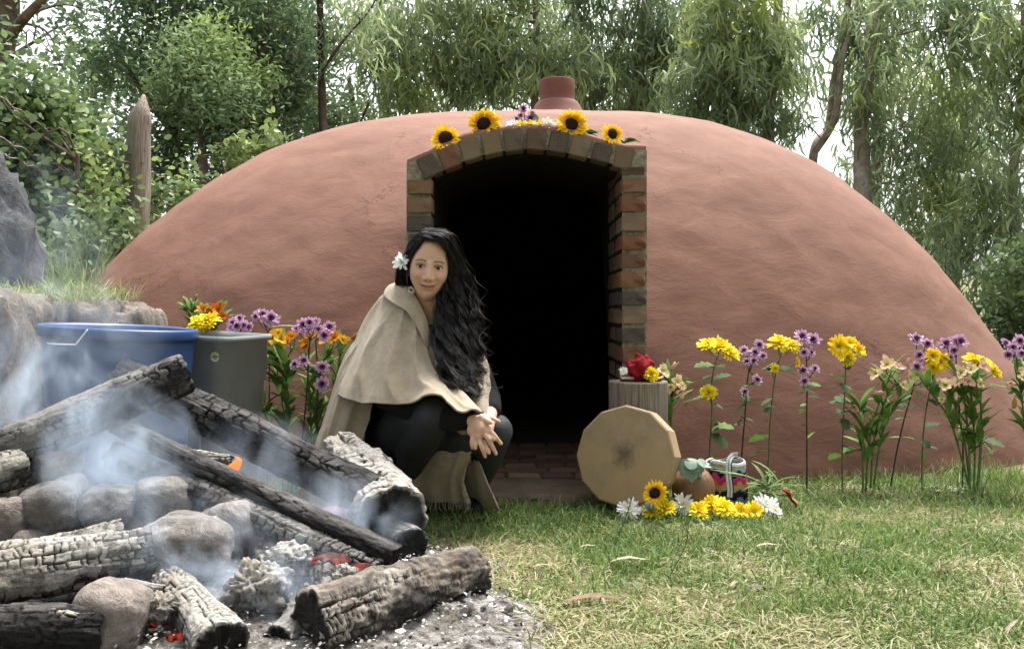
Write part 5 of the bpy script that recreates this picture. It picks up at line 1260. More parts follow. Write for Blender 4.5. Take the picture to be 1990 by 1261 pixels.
mk('body', V.reshape(-1, 3), grid_faces(90, nb, True), KNIT, bag, True, None, colb.reshape(-1, 3))
def strap(pts, wpx, cols, name='strap'):
    path = spline([P(*q) for q in pts], 40); nw = 9
    tan = np.gradient(path, axis=0); sd = np.cross(tan, [0, 1., 0]); sd /= np.maximum(np.linalg.norm(sd, axis=1, keepdims=True), 1e-6)
    o_ = np.linspace(-.5, .5, nw)
    V = path[:, None] + sd[:, None] * o_[None, :, None] * wpx * s_; V2 = V + np.array([0, .003, 0])
    F = np.concatenate([grid_faces(40, nw), grid_faces(40, nw) + 40 * nw]); cl = np.array(cols)[np.clip((np.arange(nw) * len(cols) // nw), 0, len(cols) - 1)]
    return mk(name, np.concatenate([V.reshape(-1, 3), V2.reshape(-1, 3)]), F, KNIT, bag, True, None, np.tile(cl, (80, 1)))
W_, G_, D_, P_ = (.68, .70, .72), (.24, .36, .28), (.03, .03, .05), (.45, .15, .22)
strap([(1434, 884, 3.14), (1424, 886, 3.11), (1417, 898, 3.092), (1417, 925, 3.086), (1420, 950, 3.084), (1419, 966, 3.082)], 12, [W_, G_, W_, D_])


# bundle of long green leaves and a red tie, right of the bag
lb = thing('leaf_bundle', G(1490, 985), 'bundle of limp green grass-like leaves lying beside the woven bag', 'leaves')
lm = leafobj('leaf', *petal([(0, .018, 0), (.25, .035, .07), (.5, .04, .09), (.75, .03, .05), (1, .003, -.05)], .3), (.11, .18, .06), (.22, .30, .12))
c0 = P(1500, 950, 3.12)
for k in range(44):
    a = random.uniform(0, 6.28); l_ = random.uniform(.05, .13)
    d = np.array([math.cos(a), .6 * math.sin(a) - .1, random.uniform(-.25, .55)])
    f_ = frames(np.array([d]), None, np.array([random.uniform(-.6, .6)]))[0]
    link('leaf', lm, None, lb, Matrix.Translation(Vector(c0 + rng.normal(0, .014, 3) - origin(lb))) @ Matrix(f_.tolist()).to_4x4() @ Matrix.Diagonal((l_, l_ * 1.3, l_, 1)))
for e_ in ((1380, 912, 3.03), (1420, 925, 3.04), (1400, 918, 3.03)):
    mk('leaf', *tube(spline([c0, P(1450, 925, 3.06), P(*e_)], 14), np.linspace(.004, .0018, 14), 5), LEAFM, lb, True, None, np.tile([[.30, .36, .20]], (14 * 5 + 2, 1)))
V, F = petal([(0, .10, 0), (.3, .2, .06), (.6, .22, .0), (.85, .16, .05), (1, .05, 0)], .5)
V2 = V + np.array([0, .0, .05]); Vr = np.concatenate([V, V2]); Fr = np.concatenate([F, F[:, ::-1] + len(V)])
f_ = frames(np.array([[.55, -.2, -.75]]))[0]
tag(mk('red_feather', P(1520, 952, 3.06) + (Vr * .075) @ f_.T, Fr, plain('red_cloth', (.42, .03, .02), .7)), 'small bright red cloth strip lying in the leaf bundle', 'cloth')
# row of flower heads on the grass
GR = 'flower heads laid in a row on the grass'
YF = (0, -.75, 1)
for lab, kind, px, py, rad, face in (
    ('white daisy head at the left end of the row on the grass', 'white', 1222, 992, 22, (-.3, -.8, .8)), ('white daisy head right of the row end, under the drum', 'white', 1243, 984, 17, (-.1, -.8, 1)), ('white daisy head between the yellow heads, below the gourd', 'white', 1328, 982, 22, (-.4, -1, .8)), ('white daisy head facing the sky, left of the long yellow row', 'white', 1342, 986, 14, YF), ('white daisy head at the right end of the row, by the leaf bundle', 'white', 1488, 984, 24, (.1, -.7, 1)), ('white daisy head pointing away at the right end of the row', 'white', 1505, 990, 16, (.6, -.6, .8)),
    ('yellow chrysanthemum head in front of the blue stone', 'yellow', 1268, 992, 19, YF), ('yellow chrysanthemum head below the sunflower on the grass', 'yellow', 1292, 988, 21, (.2, -.7, 1)), ('yellow chrysanthemum head first of the long yellow row', 'yellow', 1357, 992, 19, YF), ('largest yellow chrysanthemum head, below the gourd', 'yellow', 1381, 983, 27, YF), ('yellow chrysanthemum head below the woven bag', 'yellow', 1408, 988, 21, (.2, -.7, 1)), ('flatter yellow chrysanthemum head right of the bag strap', 'yellow_open', 1438, 994, 18, YF), ('golden yellow chrysanthemum head last of the long yellow row', 'yellow_open', 1464, 995, 19, (.1, -1, .8))):
    c = P(px, py, 3.02 if py < 988 else 2.98); c[2] = max(c[2], .022)
    root = thing(('daisy' if kind == 'white' else 'yellow_chrysanthemum'), (c[0], c[1], 0), lab, 'flower', GR); place_head(kind, root, c, rad / FPX * 3.0 * 1.18, face)
c = P(1272, 958, 2.945); root = thing('sunflower', (c[0], c[1], 0), 'golden sunflower head standing on the grass against the drum', 'flower', GR); place_head('sunflower', root, c, 26 / FPX * 3.02, (.05, -1, .2))
place_leaf('sun', root, c + [.02, .02, -.03], (.5, .2, .5), .06)
V, F = ICO[4]; c = P(1264, 982, 2.96)
tag(mk('blue_stone', c + V * (1 + .12 * fbm(V * 1.5, 2, 3))[:, None] * np.array([.018, .016, .017]), F, plain('blue_mineral', (.10, .26, .50), .4, .5, .3, 60)), 'small polished blue stone in front of the sunflower on the grass', 'stone')

# ------------------------------------------------------------------ litter on the lawn
DRYL = [plain('dry_leaf_brown', (.13, .075, .045), .7, .3, .4, 60), plain('dry_leaf_pale', (.27, .22, .16), .7, .3, .3, 60), plain('dry_leaf_dark', (.05, .038, .032), .6, .3, .4, 60), plain('dry_leaf_pink', (.50, .36, .33), .6, .3, .2, 60)]
for lab, px, py, ln_, an, k in (('long curved brown eucalyptus leaf lying near the ash', 1155, 1190, .15, .05, 0), ('narrow dark eucalyptus leaf lying askew on the lawn', 1232, 1158, .07, -.4, 2), ('pale dry eucalyptus leaf lying flat in the green grass', 1225, 1108, .11, .0, 1), ('pale dry leaf close to the barked log', 1055, 1118, .06, .1, 1), ('pale dry leaf in the middle of the lawn', 1495, 1078, .085, .0, 1), ('small pale leaf below the yellow flower row', 1142, 1078, .05, .1, 1), ('dark twig like leaf under the flower row', 1475, 1162, .07, .05, 2), ('brown leaf curled in the right of the lawn', 1835, 1048, .08, -.1, 0), ('curled pinkish leaf standing in the corner of the lawn', 1968, 1246, .06, .9, 3), ('small white petal like leaf in the right of the lawn', 1640, 1072, .03, .5, 1), ('brown twig like leaf left of the curled pinkish one', 1840, 1128, .06, -.2, 0), ('grey leaf lying on the edge of the ash', 990, 1212, .07, -.15, 1)):
    g0 = G(px, py); V, F = petal([(0, .012, 0), (.2, .075, .03), (.5, .10, .05), (.8, .06, .03), (1, .004, .06)], .35)
    V = V * ln_; V[:, 1] += ln_ * .14 * np.sin(V[:, 0] / ln_ * 3.1); V[:, 0] -= ln_ / 2
    d = np.array([math.cos(an), .25 * math.sin(an * 3), math.sin(an) * (1 if k == 3 else .25)]); f_ = frames(np.array([d]))[0]
    tag(mk('fallen_leaf', g0 + [0, 0, .024] + V @ f_.T, F, DRYL[k]), lab, 'leaf', 'fallen leaves on the lawn')
for lab, pts in (('tall thin weed stalk standing in the middle of the lawn', [(1295, 1130), (1320, 1085), (1336, 1045), (1331, 1012)]), ('thin dark weed stalk below the left end of the flower row', [(1195, 1060), (1206, 1030), (1218, 1000), (1228, 968)])):
    path = spline([P(a, b, EYE * FPX / (pts[0][1] - HOR)) for a, b in pts], 20); parts = [tube(path, .0016, 5)]
    for k in range(3, 20, 2): parts.append(tube(np.array([path[k], path[k] + [.006 * (-1) ** k, -.004, .008]]), .0016, 4))
    V, F, _ = join(parts); tag(mk('weed_stalk', V, F, STEM_G), lab, 'weed', 'weed stalks in the lawn')
root = thing('small_weed', G(1045, 985), 'small leafy green weed growing at the threshold', 'weed')
for k in range(14):
    a = random.uniform(0, 6.28); place_leaf('mum', root, G(1045 + random.uniform(-16, 16), 985) + [0, 0, random.uniform(.01, .03)], (math.cos(a), math.sin(a) * .5 - .2, random.uniform(0, .8)), random.uniform(.02, .04))
# solid dark lump, hole shade put into its colour, and stones at its foot
V, F = ICO[4]; c = P(1845, 945, 3.72); c[1] = dome_y(c[0], .05) + .03
VENT = mk('vent_hole', c + V * (1 + .25 * fbm(V * 2, 2, 4))[:, None] * np.array([.085, .05, .075]), F, DARK_CLAY, hut)
for k in range(26):
    px = random.uniform(1780, 1880); c = G(px, random.uniform(948, 962)); V, F = ICO[2]
    tag(mk('pebble', c + [0, 0, .008] + V * (1 + .3 * fbm(V * 1.5 + k, 2, k))[:, None] * random.uniform(.006, .014) * np.array([1.2, 1, .7]), F, plain('pebble_stone', (.30, .27, .23), .9, .2, .4, 40)), 'small grey pebble lying at the foot of the dome below the dark vent', 'pebble', 'pebbles at the foot of the dome')
# ================================================================== the kneeling person
person = thing('person', (-.33, 3.02, 0), 'person with long black curls crouching in a beige poncho before the doorway', 'person')

def remesh(parts, vox, smooth_it=0):
    """union of closed shapes as one continuous surface"""
    V, F, _ = join(parts)
    me = mesh_np('tmp', V, F); o = bpy.data.objects.new('tmp', me); C.objects.link(o)
    m = o.modifiers.new('r', 'REMESH'); m.mode = 'VOXEL'; m.voxel_size = vox; m.use_smooth_shade = True
    if smooth_it:
        s = o.modifiers.new('s', 'SMOOTH'); s.iterations = smooth_it; s.factor = .5
    dg = bpy.context.evaluated_depsgraph_get(); e = o.evaluated_get(dg); em = e.to_mesh()
    n = len(em.vertices); V = np.empty(n * 3, np.float32); em.vertices.foreach_get('co', V)
    nl = len(em.loops); li = np.empty(nl, np.int32); em.loops.foreach_get('vertex_index', li)
    npg = len(em.polygons); ls = np.empty(npg, np.int32); em.polygons.foreach_get('loop_start', ls); lt = np.empty(npg, np.int32); em.polygons.foreach_get('loop_total', lt)
    F = [np.stack([li[ls[lt == k] + j] for j in range(k)], 1) for k in (3, 4) if (lt == k).any()]
    e.to_mesh_clear(); bpy.data.objects.remove(o); bpy.data.meshes.remove(me)
    return V.reshape(-1, 3).astype(float), F

def capsule(path, rad, n=16, k=None):
    """tapered limb with rounded ends"""
    p = np.asarray(path, float); r = np.asarray(rad, float)
    k = k or 10 * len(p); q = spline(p, k); rr = spline(r[:, None], k)[:, 0]
    d0 = q[0] - q[1]; d0 /= np.linalg.norm(d0); d1 = q[-1] - q[-2]; d1 /= np.linalg.norm(d1)
    a = np.array([1, .85, .5, .2]); h = np.sqrt(1 - np.array([.05, .5, .85, .98]) ** 2)
    pre = [q[0] + d0 * rr[0] * s for s in (.98, .86, .5)]; pr = [rr[0] * s for s in (.2, .51, .86)]
    pos = [q[-1] + d1 * rr[-1] * s for s in (.5, .86, .98)]; po = [rr[-1] * s for s in (.86, .51, .2)]
    return tube(np.array(pre + list(q) + pos), np.array(pr + list(rr) + po), n)

# ---- head in its own frame: x to the viewer's right, y towards the viewer, z up
HC = P(836, 521, 2.965); HR = np.array(Euler((R(4), R(6.5), R(4))).to_matrix())
def head_local():
    nth, nph = 220, 170
    th = np.arange(nth) / nth * 2 * np.pi; ph = np.linspace(.004, np.pi - .004, nph)
    PH, TH = np.meshgrid(ph, th, indexing='ij')
    dx, dy, dz = np.sin(PH) * np.cos(TH), np.sin(PH) * np.sin(TH), np.cos(PH)
    x, y, z = .0705 * dx, .092 * dy, .113 * dz
    # jaw and chin
    low = sm(.005, -.105, z)
    x = x * (1 - .27 * low ** 1.7); y = np.where(y > 0, y * (1 - .10 * low), y * (1 - .45 * low))
    y = y + .006 * low * (dy > 0)
    # flatter face plane
    fr = sm(.2, .9, dy)
    y = y - fr * .010 * sm(.05, .0, np.abs(x)) * 0 
    y = np.where(dy > 0, .092 * np.tanh(y / .092 * 1.35) / np.tanh(1.35), y)
    g = lambda cx, cz, sx_, sz_: np.exp(-((x - cx) / sx_) ** 2 - ((z - cz) / sz_) ** 2)
    gs = lambda cx, cz, sx_, sz_: g(cx, cz, sx_, sz_) + g(-cx, cz, sx_, sz_)
    f = np.zeros_like(x)
    bridge = np.exp(-(x / (.0075 + .05 * np.clip(.02 - z, 0, .06) * .8)) ** 2)
    prof = np.interp(z, [-.050, -.043, -.036, -.030, -.018, .002, .016, .028], [0, .005, .0240, .0265, .0200, .0115, .006, 0])
    f += bridge * prof
    f += .0075 * gs(.0135, -.0345, .0055, .0060)
    f -= .0105 * gs(.029, .004, .015, .0095)
    f += .0030 * gs(.029, .020, .020, .0055)
    f += .0070 * gs(.039, -.029, .015, .012)
    sx2 = .0036 * (x / .02) ** 2
    zz = z - sx2
    m = np.exp(-(x / .029) ** 4)
    f += m * (.0042 * np.exp(-((zz + .0555) / .0042) ** 2) + .0052 * np.exp(-((zz + .0665) / .0050) ** 2) - .0038 * np.exp(-((zz + .0610) / .0022) ** 2))
    f -= .0034 * gs(.0300, -.0530, .0045, .006)
    f -= .0030 * np.exp(-(x / .018) ** 2 - ((z + .076) / .005) ** 2)
    f += .0060 * np.exp(-(x / .017) ** 2 - ((z + .094) / .012) ** 2)
    f -= .0026 * gs(.0315, -.044, .005, .012)
    y = y + f * fr
    V = np.stack([x, y, z], -1).reshape(-1, 3)
    F = grid_faces(nph, nth, True); n = len(V)
    V = np.vstack([V, [0, 0, .113], [0, V[-1, 1], V[-nth:, 2].mean()]])
    j = np.arange(nth); F = [F[:, ::-1], np.stack([np.full(nth, n), j, (j + 1) % nth], 1), np.stack([np.full(nth, n + 1), (nph - 1) * nth + (j + 1) % nth, (nph - 1) * nth + j], 1)]
    return V, F
def toworld(L): L = np.asarray(L, float); return HC + (L * np.array([1, -1, 1])) @ HR.T
def tohead(W): return ((np.asarray(W) - HC) @ HR) * np.array([1, -1, 1])
HV, HF = head_local()
ears = []
for s in (-1, 1):
    V, F = ICO[4]; V = V * np.array([.007, .020, .030]); V[:, 1] += .10 * (V[:, 2]); ears.append((toworld(V + np.array([s * .0705, -.005, -.008])), F))
neck0 = toworld((.0, -.018, -.075)); NB_ = P(836, 640, 3.03)
finger_r = .0078
def fing(*pts, r=(.0082, .0070, .0056)): return capsule([P(*p) for p in pts], r, 12)
Yh = 2.685
hand = [
    # her right hand, on top
    capsule([P(912, 806, 2.74), P(924, 820, 2.71), P(934, 832, 2.695)], (.024, .026, .027), 18), capsule([P(930, 820, 2.70), P(945, 838, Yh)], (.020, .016), 14), capsule([P(918, 836, 2.70), P(928, 850, 2.69)], (.018, .014), 14), capsule([P(938, 815, 2.70), P(930, 846, 2.685)], (.019, .015), 14),
    fing((947, 830, Yh), (961, 846, 2.672), (974, 862, 2.678)), fing((942, 844, Yh), (954, 862, 2.668), (964, 882, 2.678)), fing((931, 850, Yh), (936, 868, 2.668), (943, 887, 2.676)), fing((920, 848, 2.69), (917, 858, 2.68), (918, 870, 2.684), r=(.0085, .0075, .006)),
    fing((940, 812, 2.70), (947, 817, 2.682), (953, 821, 2.676), r=(.0095, .0085, .0075)),
    # her left hand, behind and below
    capsule([P(955, 795, 2.86), P(950, 812, 2.80), P(943, 835, 2.745)], (.022, .024, .026), 16),
    fing((940, 806, 2.73), (954, 811, 2.695), (970, 819, 2.685)),
    fing((945, 842, 2.705), (953, 847, 2.675), (960, 853, 2.668), r=(.0085, .008, .007)), fing((938, 838, 2.70), (945, 846, 2.672), (951, 854, 2.664), r=(.0085, .008, .007)), fing((938, 858, 2.70), (944, 868, 2.676), (950, 879, 2.668), r=(.0085, .008, .007)), fing((922, 852, 2.70), (923, 860, 2.682), (924, 870, 2.674), r=(.0085, .008, .0068)),
]
SHR, SHL = P(762, 648, 3.08), P(898, 655, 3.04)
PEL = P(775, 850, 3.16)
KR, KL = P(843, 806, 2.80), P(962, 838, 2.86)
AR, AL = P(790, 928, 3.06), P(918, 952, 3.16)
limbs = [
    capsule([neck0, (neck0 + NB_) / 2, NB_], (.050, .050, .058), 24), capsule([SHR, NB_ + [0, 0, -.02], SHL], (.04, .05, .04), 20),
    capsule([NB_ + [0, .01, -.05], P(805, 745, 3.10), PEL], (.065, .07, .075), 24),
    capsule([SHR, P(752, 770, 2.92)], (.034, .027)), capsule([P(752, 770, 2.92), P(850, 806, 2.80), P(914, 808, 2.74)], (.027, .026, .022)),
    capsule([SHL, P(948, 775, 2.98)], (.034, .027)), capsule([P(948, 775, 2.98), P(955, 795, 2.86)], (.027, .022)),
    capsule([PEL + [-.02, 0, .0], KR], (.055, .036)), capsule([KR, (KR + AR) / 2 + [-.01, .02, 0], AR], (.034, .033, .024)),
    capsule([PEL + [.05, 0, 0], KL], (.055, .036)), capsule([KL, (KL + AL) / 2 + [0, .02, 0], AL], (.034, .033, .024)),
    capsule([AR + [0, .03, -.03], AR + [.03, -.10, -.055]], (.032, .026)), capsule([AL + [0, .03, -.015], AL + [.02, -.10, -.03]], (.032, .026))]
BV, BF = remesh([(toworld(HV), HF)] + ears + limbs + hand, .0029, 1)
def refine(V, F, k=3):
    """finer grid on the face so that lids, brows and lips stay sharp"""
    Q = [f for f in F if f.shape[1] == 4][0]; rest = [f for f in F if f.shape[1] != 4]
    L_ = tohead(V); ok = (L_[:, 1] > .015) & (L_[:, 2] > -.118) & (L_[:, 2] < .10) & (np.abs(L_[:, 0]) < .085)
    sel = ok[Q].all(1); S = Q[sel]; P_ = V[S]
    a = np.linspace(0, 1, k + 1); U, W_ = np.meshgrid(a, a, indexing='ij')
    w4 = np.stack([(1 - U) * (1 - W_), U * (1 - W_), U * W_, (1 - U) * W_], -1).reshape(-1, 4)
    pts = np.einsum('pk,nkc->npc', w4, P_)
    idx = np.arange((k + 1) ** 2).reshape(k + 1, k + 1)
    sub_ = np.stack([idx[:-1, :-1], idx[1:, :-1], idx[1:, 1:], idx[:-1, 1:]], -1).reshape(-1, 4)
    Fn = (sub_[None] + (np.arange(len(S)) * (k + 1) ** 2)[:, None, None]).reshape(-1, 4)
    allv = np.concatenate([V, pts.reshape(-1, 3)]); key = np.round(allv * 2e5).astype(np.int64)
    _, first, inv = np.unique(key, axis=0, return_index=True, return_inverse=True); inv = inv.ravel()
    return allv[first], [inv[np.concatenate([Q[~sel], Fn + len(V)])]] + [inv[r] for r in rest]
BV, BF = refine(BV, BF)
L = tohead(BV); lx, ly, lz = L[:, 0], L[:, 1], L[:, 2]
face = (ly > .03) & (lz > -.13) & (lz < .12) & (np.abs(lx) < .09)
skin = np.tile(np.array([[.56, .345, .24]]), (len(BV), 1))
def blend(c, w_): 
    global skin
    w_ = np.clip(w_, 0, 1)[:, None]; skin = skin * (1 - w_) + np.array(c) * w_
G2 = lambda cx, cz, sx_, sz_: np.exp(-((np.abs(lx) - cx) / sx_) ** 2 - ((lz - cz) / sz_) ** 2) * face
blend((.50, .20, .14), .45 * G2(.038, -.026, .018, .014)); blend((.50, .22, .16), .35 * np.exp(-(lx / .012) ** 2 - ((lz + .032) / .010) ** 2) * face)
zz = lz - .0036 * (lx / .02) ** 2
lipm = np.exp(-(lx / .0280) ** 6) * face
blend((.38, .125, .10), .9 * lipm * np.exp(-((zz + .0612) / .0066) ** 4)); blend((.10, .025, .022), .9 * lipm * np.exp(-((zz + .0608) / .0014) ** 2))
brow = np.abs(lx) - .030
bz = lz - (.0225 + .0035 * (1 - (brow / .018) ** 2) - .06 * np.clip(brow, 0, 1))
blend((.028, .019, .015), .9 * np.exp(-(bz / .0029) ** 2) * sm(.021, .015, np.abs(brow)) * face)
blend((.22, .10, .07), .45 * G2(.029, .003, .016, .010)); blend((.30, .15, .10), .5 * np.exp(-((lz - .0155 + 18 * (np.abs(lx) - .029) ** 2) / .0013) ** 2) * (np.abs(np.abs(lx) - .029) < .016) * face); blend((.26, .12, .085), .45 * np.exp(-((lz + .0075 - 14 * (np.abs(lx) - .029) ** 2) / .0016) ** 2) * (np.abs(np.abs(lx) - .029) < .015) * face)  # shade of eye sockets and lid creases put into the skin colour
blend((.30, .14, .10), .45 * np.exp(-(((np.abs(lx) - .0225 - .35 * (-.036 - lz)) / .0022) ** 2)) * sm(-.030, -.038, lz) * sm(-.062, -.052, lz) * face)  # smile folds: crease shade painted in darker skin
ez = lz - (.0105 - 24. * (np.abs(lx) - .029) ** 2)
blend((.008, .006, .006), 1.0 * np.exp(-(ez / .0016) ** 2) * sm(.0175, .0145, np.abs(np.abs(lx) - .029)) * face)
blend((.09, .03, .025), .8 * np.exp(-((np.abs(lx) - .0085) / .003) ** 2 - ((lz + .0415) / .0022) ** 2) * face)  # nostril shade painted onto the skin
t = NT('skin'); sc_ = t.mix(.25, t.acol(), t.ramp(t.noise(60, 4), [(.3, (.8, .8, .8)), (.7, (1.05, 1.05, 1.05))]), 'MULTIPLY'); t.base(sc_, .48, .4)
t.b.inputs['Subsurface Weight'].default_value = .12; t.b.inputs['Subsurface Radius'].default_value = (.010, .004, .002); t.b.inputs['Subsurface Scale'].default_value = .6; t.bump(t.noise(420, 3), .12, .002)
mk('body', BV, BF, t.m, person, True, None, np.clip(skin, 0, 1))
EYEM = colmat('eye', .15, .5)
for s in (-1, 1):
    V, F = ICO[5]; W = V * np.array([.0150, .0120, .0072])
    # find the skin depth at the socket
    near = face & (np.abs(lx - s * .029) < .004) & (np.abs(lz - .003) < .004); yd = ly[near].max() if near.any() else .075
    W = W + np.array([s * .029, yd - .0103, .0035])
    rr = np.hypot((V[:, 0] * .0150 + .0012), (V[:, 2] * .0072 - .0004)); c = np.where((rr < .0026)[:, None], np.array([.004, .003, .003]), np.where((rr < .0066)[:, None], np.array([.045, .022, .012]), np.array([.55, .48, .44])))
    mk('eye', toworld(W), F, EYEM, person, True, None, c)

# ---- clothes
t = NT('black_denim'); f = t.noise(380, 3); f2 = t.noise(12, 4)
t.base(t.ramp(f2, [(.3, (.019, .020, .024)), (.7, (.033, .034, .041))]), .65, .35).bump(t.math('ADD', f, t.math('MULTIPLY', f2, 4)), .35, .006)
TV, TF = remesh([capsule([PEL + [-.02, 0, .0], (PEL + KR) / 2 + [0, 0, .012], KR], (.105, .088, .063), 24), capsule([KR + [0, 0, -.002], (KR + AR) / 2 + [-.012, .025, 0], AR], (.061, .062, .042), 24),
                 capsule([PEL + [.05, 0, 0], (PEL + KL) / 2, KL], (.105, .086, .060), 24), capsule([KL, (KL + AL) / 2 + [0, .025, 0], AL], (.058, .060, .042), 24), capsule([PEL + [0, .02, .03], PEL + [0, .02, -.05]], (.12, .11), 24)], .0065, 2)
wr = .0045 * np.sin(60 * (TV[:, 0] + .5 * TV[:, 2]) + 4 * noise(TV * 12, 3)) * np.exp(-((np.linalg.norm(TV - (KR + [-.06, .03, -.05]), axis=1)) / .07) ** 2)
mk('trousers', TV + np.stack([0 * wr, -wr, wr * .5], 1), TF, t.m, person)
for A_ in (AR, AL):
    zb = A_[2]
    bv, bf = remesh([capsule([A_ + [0, .005, .0], A_ + [0, .01, -zb + .045]], (.047, .044), 20), capsule([A_ + [0, .03, -zb + .035], A_ + [.012, -.06, -zb + .036], A_ + [.02, -.14, -zb + .030]], (.036, .040, .030), 20)], .005, 2)
    bv[:, 2] = np.maximum(bv[:, 2], .004)
    mk('boot', bv, bf, plain('black_leather', (.012, .011, .011), .5, .4), person)
KN = NT('black_knit'); kf = KN.noise(260, 3, .6, (1, 1, 2)); KN.base(KN.ramp(kf, [(.3, (.006, .006, .007)), (.7, (.018, .016, .018))]), .95, .15).bump(kf, .9, .004)
SV, SF = remesh([capsule([P(752, 770, 2.92), P(850, 808, 2.80), P(918, 812, 2.735), P(924, 818, 2.725)], (.05, .046, .036, .034), 20), capsule([P(948, 775, 2.98), P(955, 797, 2.855)], (.045, .034), 20),
                 capsule([NB_ + [0, .012, -.035], P(805, 745, 3.10), PEL + [0, 0, .05]], (.092, .11, .12), 24), capsule([SHR, NB_ + [0, 0, -.035], SHL], (.058, .066, .058), 20), capsule([SHR, P(752, 770, 2.92)], (.055, .048)), capsule([SHL, P(948, 775, 2.98)], (.055, .045))], .007, 2)
mk('sweater', SV, SF, KN.m, person)

t = NT('beige_wool'); f = t.noise(330, 3, .7); f2 = t.noise(30, 5, .7); f3 = t.noise(4, 3)
c = t.ramp(t.math('ADD', t.math('MULTIPLY', f, .45), t.math('MULTIPLY', f2, .55)), [(.32, (.235, .19, .135)), (.5, (.345, .285, .208)), (.7, (.45, .38, .285))])
c = t.mix(t.ramp(f3, [(.4, (0, 0, 0)), (.7, (.35, .35, .35))]), c, (.30, .24, .17))
t.base(c, .95, .12).bump(t.math('ADD', f, t.math('MULTIPLY', f2, 1.2)), .55, .005)
t.b.inputs['Sheen Weight'].default_value = .25; t.b.inputs['Sheen Roughness'].default_value = .5
WOOL = t.m

def cloth(name, net, parent, nr=90, nc=90, fold=.006, freq=7., seed=0, edge=(1, 0, 0, 0), thick=.006, fringe=None, ridges=None):
    """net: rows of (px, py, Y) control points; edge: ragged (bottom, right, left, top)"""
    A = np.array([[P(*q) for q in r] for r in net])
    B = np.stack([spline(A[:, j], nr) for j in range(A.shape[1])], 1)
    S = np.stack([spline(B[i], nc) for i in range(nr)], 0)
    du = np.gradient(S, axis=1); dv = np.gradient(S, axis=0); N = np.cross(du, dv); N /= np.maximum(np.linalg.norm(N, axis=-1, keepdims=True), 1e-9)
    if N[..., 1].mean() > 0: N = -N
    u = np.linspace(0, 1, nc)[None]; v = np.linspace(0, 1, nr)[:, None]
    fs = np.sin(u * freq * 2 * np.pi + 1.6 * np.sin(v * 3 + seed) + 2.2 * noise(np.stack([u * 2 + 0 * v, v * 1.6 + 0 * u, 0 * u * v + seed], -1), seed))
    d = fold * (1.3 * np.abs(fs) ** .8 * np.sign(fs) * (.2 + .8 * v ** 1.3)) + .8 * fold * fbm(S * np.array([9, 9, 7]), 3, seed)
    if ridges:
        for (u0, u1, wd_, am_) in ridges:
            uc = u0 + (u1 - u0) * v + .03 * np.sin(v * 5 + seed)
            d = d + am_ * np.exp(-np.abs((u - uc) / wd_) ** 1.5) * sm(.0, .25, v) * (.6 + .4 * v) * (1 - .65 * sm(.78, 1, v))
    S = S + N * d[..., None]
    rag = .004 * fbm(np.stack([u * 26 + 0 * v, 0 * u * v + seed, 0 * u * v], -1), 3, seed + 3)
    rag2 = .004 * fbm(np.stack([v * 26 + 0 * u, 0 * u * v + seed, 0 * u * v], -1), 3, seed + 4)
    tv = dv / np.maximum(np.linalg.norm(dv, axis=-1, keepdims=True), 1e-9); tu = du / np.maximum(np.linalg.norm(du, axis=-1, keepdims=True), 1e-9)
    if edge[0]: S = S + tv * (rag * sm(.93, 1, v) * 1.6)[..., None] + N * (rag * sm(.92, 1, v) * 1.3)[..., None]
    if edge[1]: S = S + tu * (rag2 * sm(.93, 1, u) * 1.6)[..., None] + N * (rag2 * sm(.92, 1, u) * 1.3)[..., None]
    if edge[2]: S = S - tu * (rag2 * sm(.07, 0, u) * 1.6)[..., None] + N * (rag2 * sm(.08, 0, u) * 1.3)[..., None]
    top_ = S + N * thick * .5; bot = S - N * thick * .5
    V = np.concatenate([top_.reshape(-1, 3), bot.reshape(-1, 3)]); n = nr * nc
    F = grid_faces(nr, nc); Fa = [F, F[:, ::-1] + n]
    idx = np.arange(n).reshape(nr, nc)
    for b in (idx[0], idx[-1][::-1], idx[:, 0][::-1], idx[:, -1]): Fa.append(np.stack([b[:-1], b[:-1] + n, b[1:] + n, b[1:]], 1))
    o = mk(name, V, np.concatenate(Fa), WOOL, parent)
    if fringe:
        parts = []
        for q in np.linspace(0, 1, fringe):
            b = S[-1, int(q * (nc - 1))]; parts.append(tube(spline([b + [0, 0, .004], b + [random.uniform(-.004, .004), -.004, -.014], b + [random.uniform(-.009, .009), -.006, -random.uniform(.022, .034)]], 6), .0017, 4))
        V, F, _ = join(parts); V[:, 2] = np.maximum(V[:, 2], .006)
        mk('fringe', V, F, WOOL, o)
    return o
# over her right shoulder, arm and thigh
cloth('poncho_front', [
    [(778, 566, 3.15), (770, 556, 3.07), (786, 572, 2.985), (804, 592, 2.945), (818, 616, 2.935), (830, 642, 2.93), (837, 660, 2.93)],
    [(752, 590, 3.19), (741, 588, 3.09), (770, 610, 2.965), (797, 628, 2.920), (818, 652, 2.905), (840, 678, 2.895), (851, 692, 2.895)],
    [(730, 640, 3.23), (709, 640, 3.11), (744, 668, 2.935), (785, 690, 2.870), (822, 706, 2.855), (858, 728, 2.845), (875, 734, 2.845)],
    [(704, 706, 3.24), (686, 706, 3.08), (722, 728, 2.905), (776, 744, 2.825), (830, 748, 2.775), (882, 768, 2.745), (908, 772, 2.755)],
    [(680, 768, 3.20), (664, 772, 3.03), (706, 783, 2.870), (770, 785, 2.780), (838, 772, 2.690), (900, 797, 2.665), (940, 803, 2.680)]], person, 120, 150, .0070, 3.6, 1, (1, 0, 0, 0), ridges=[(.10, .16, .035, .016), (.22, .34, .030, .013), (.36, .52, .028, .012), (.50, .72, .030, .014), (.62, .90, .030, .012), (.30, .28, .02, .008)])
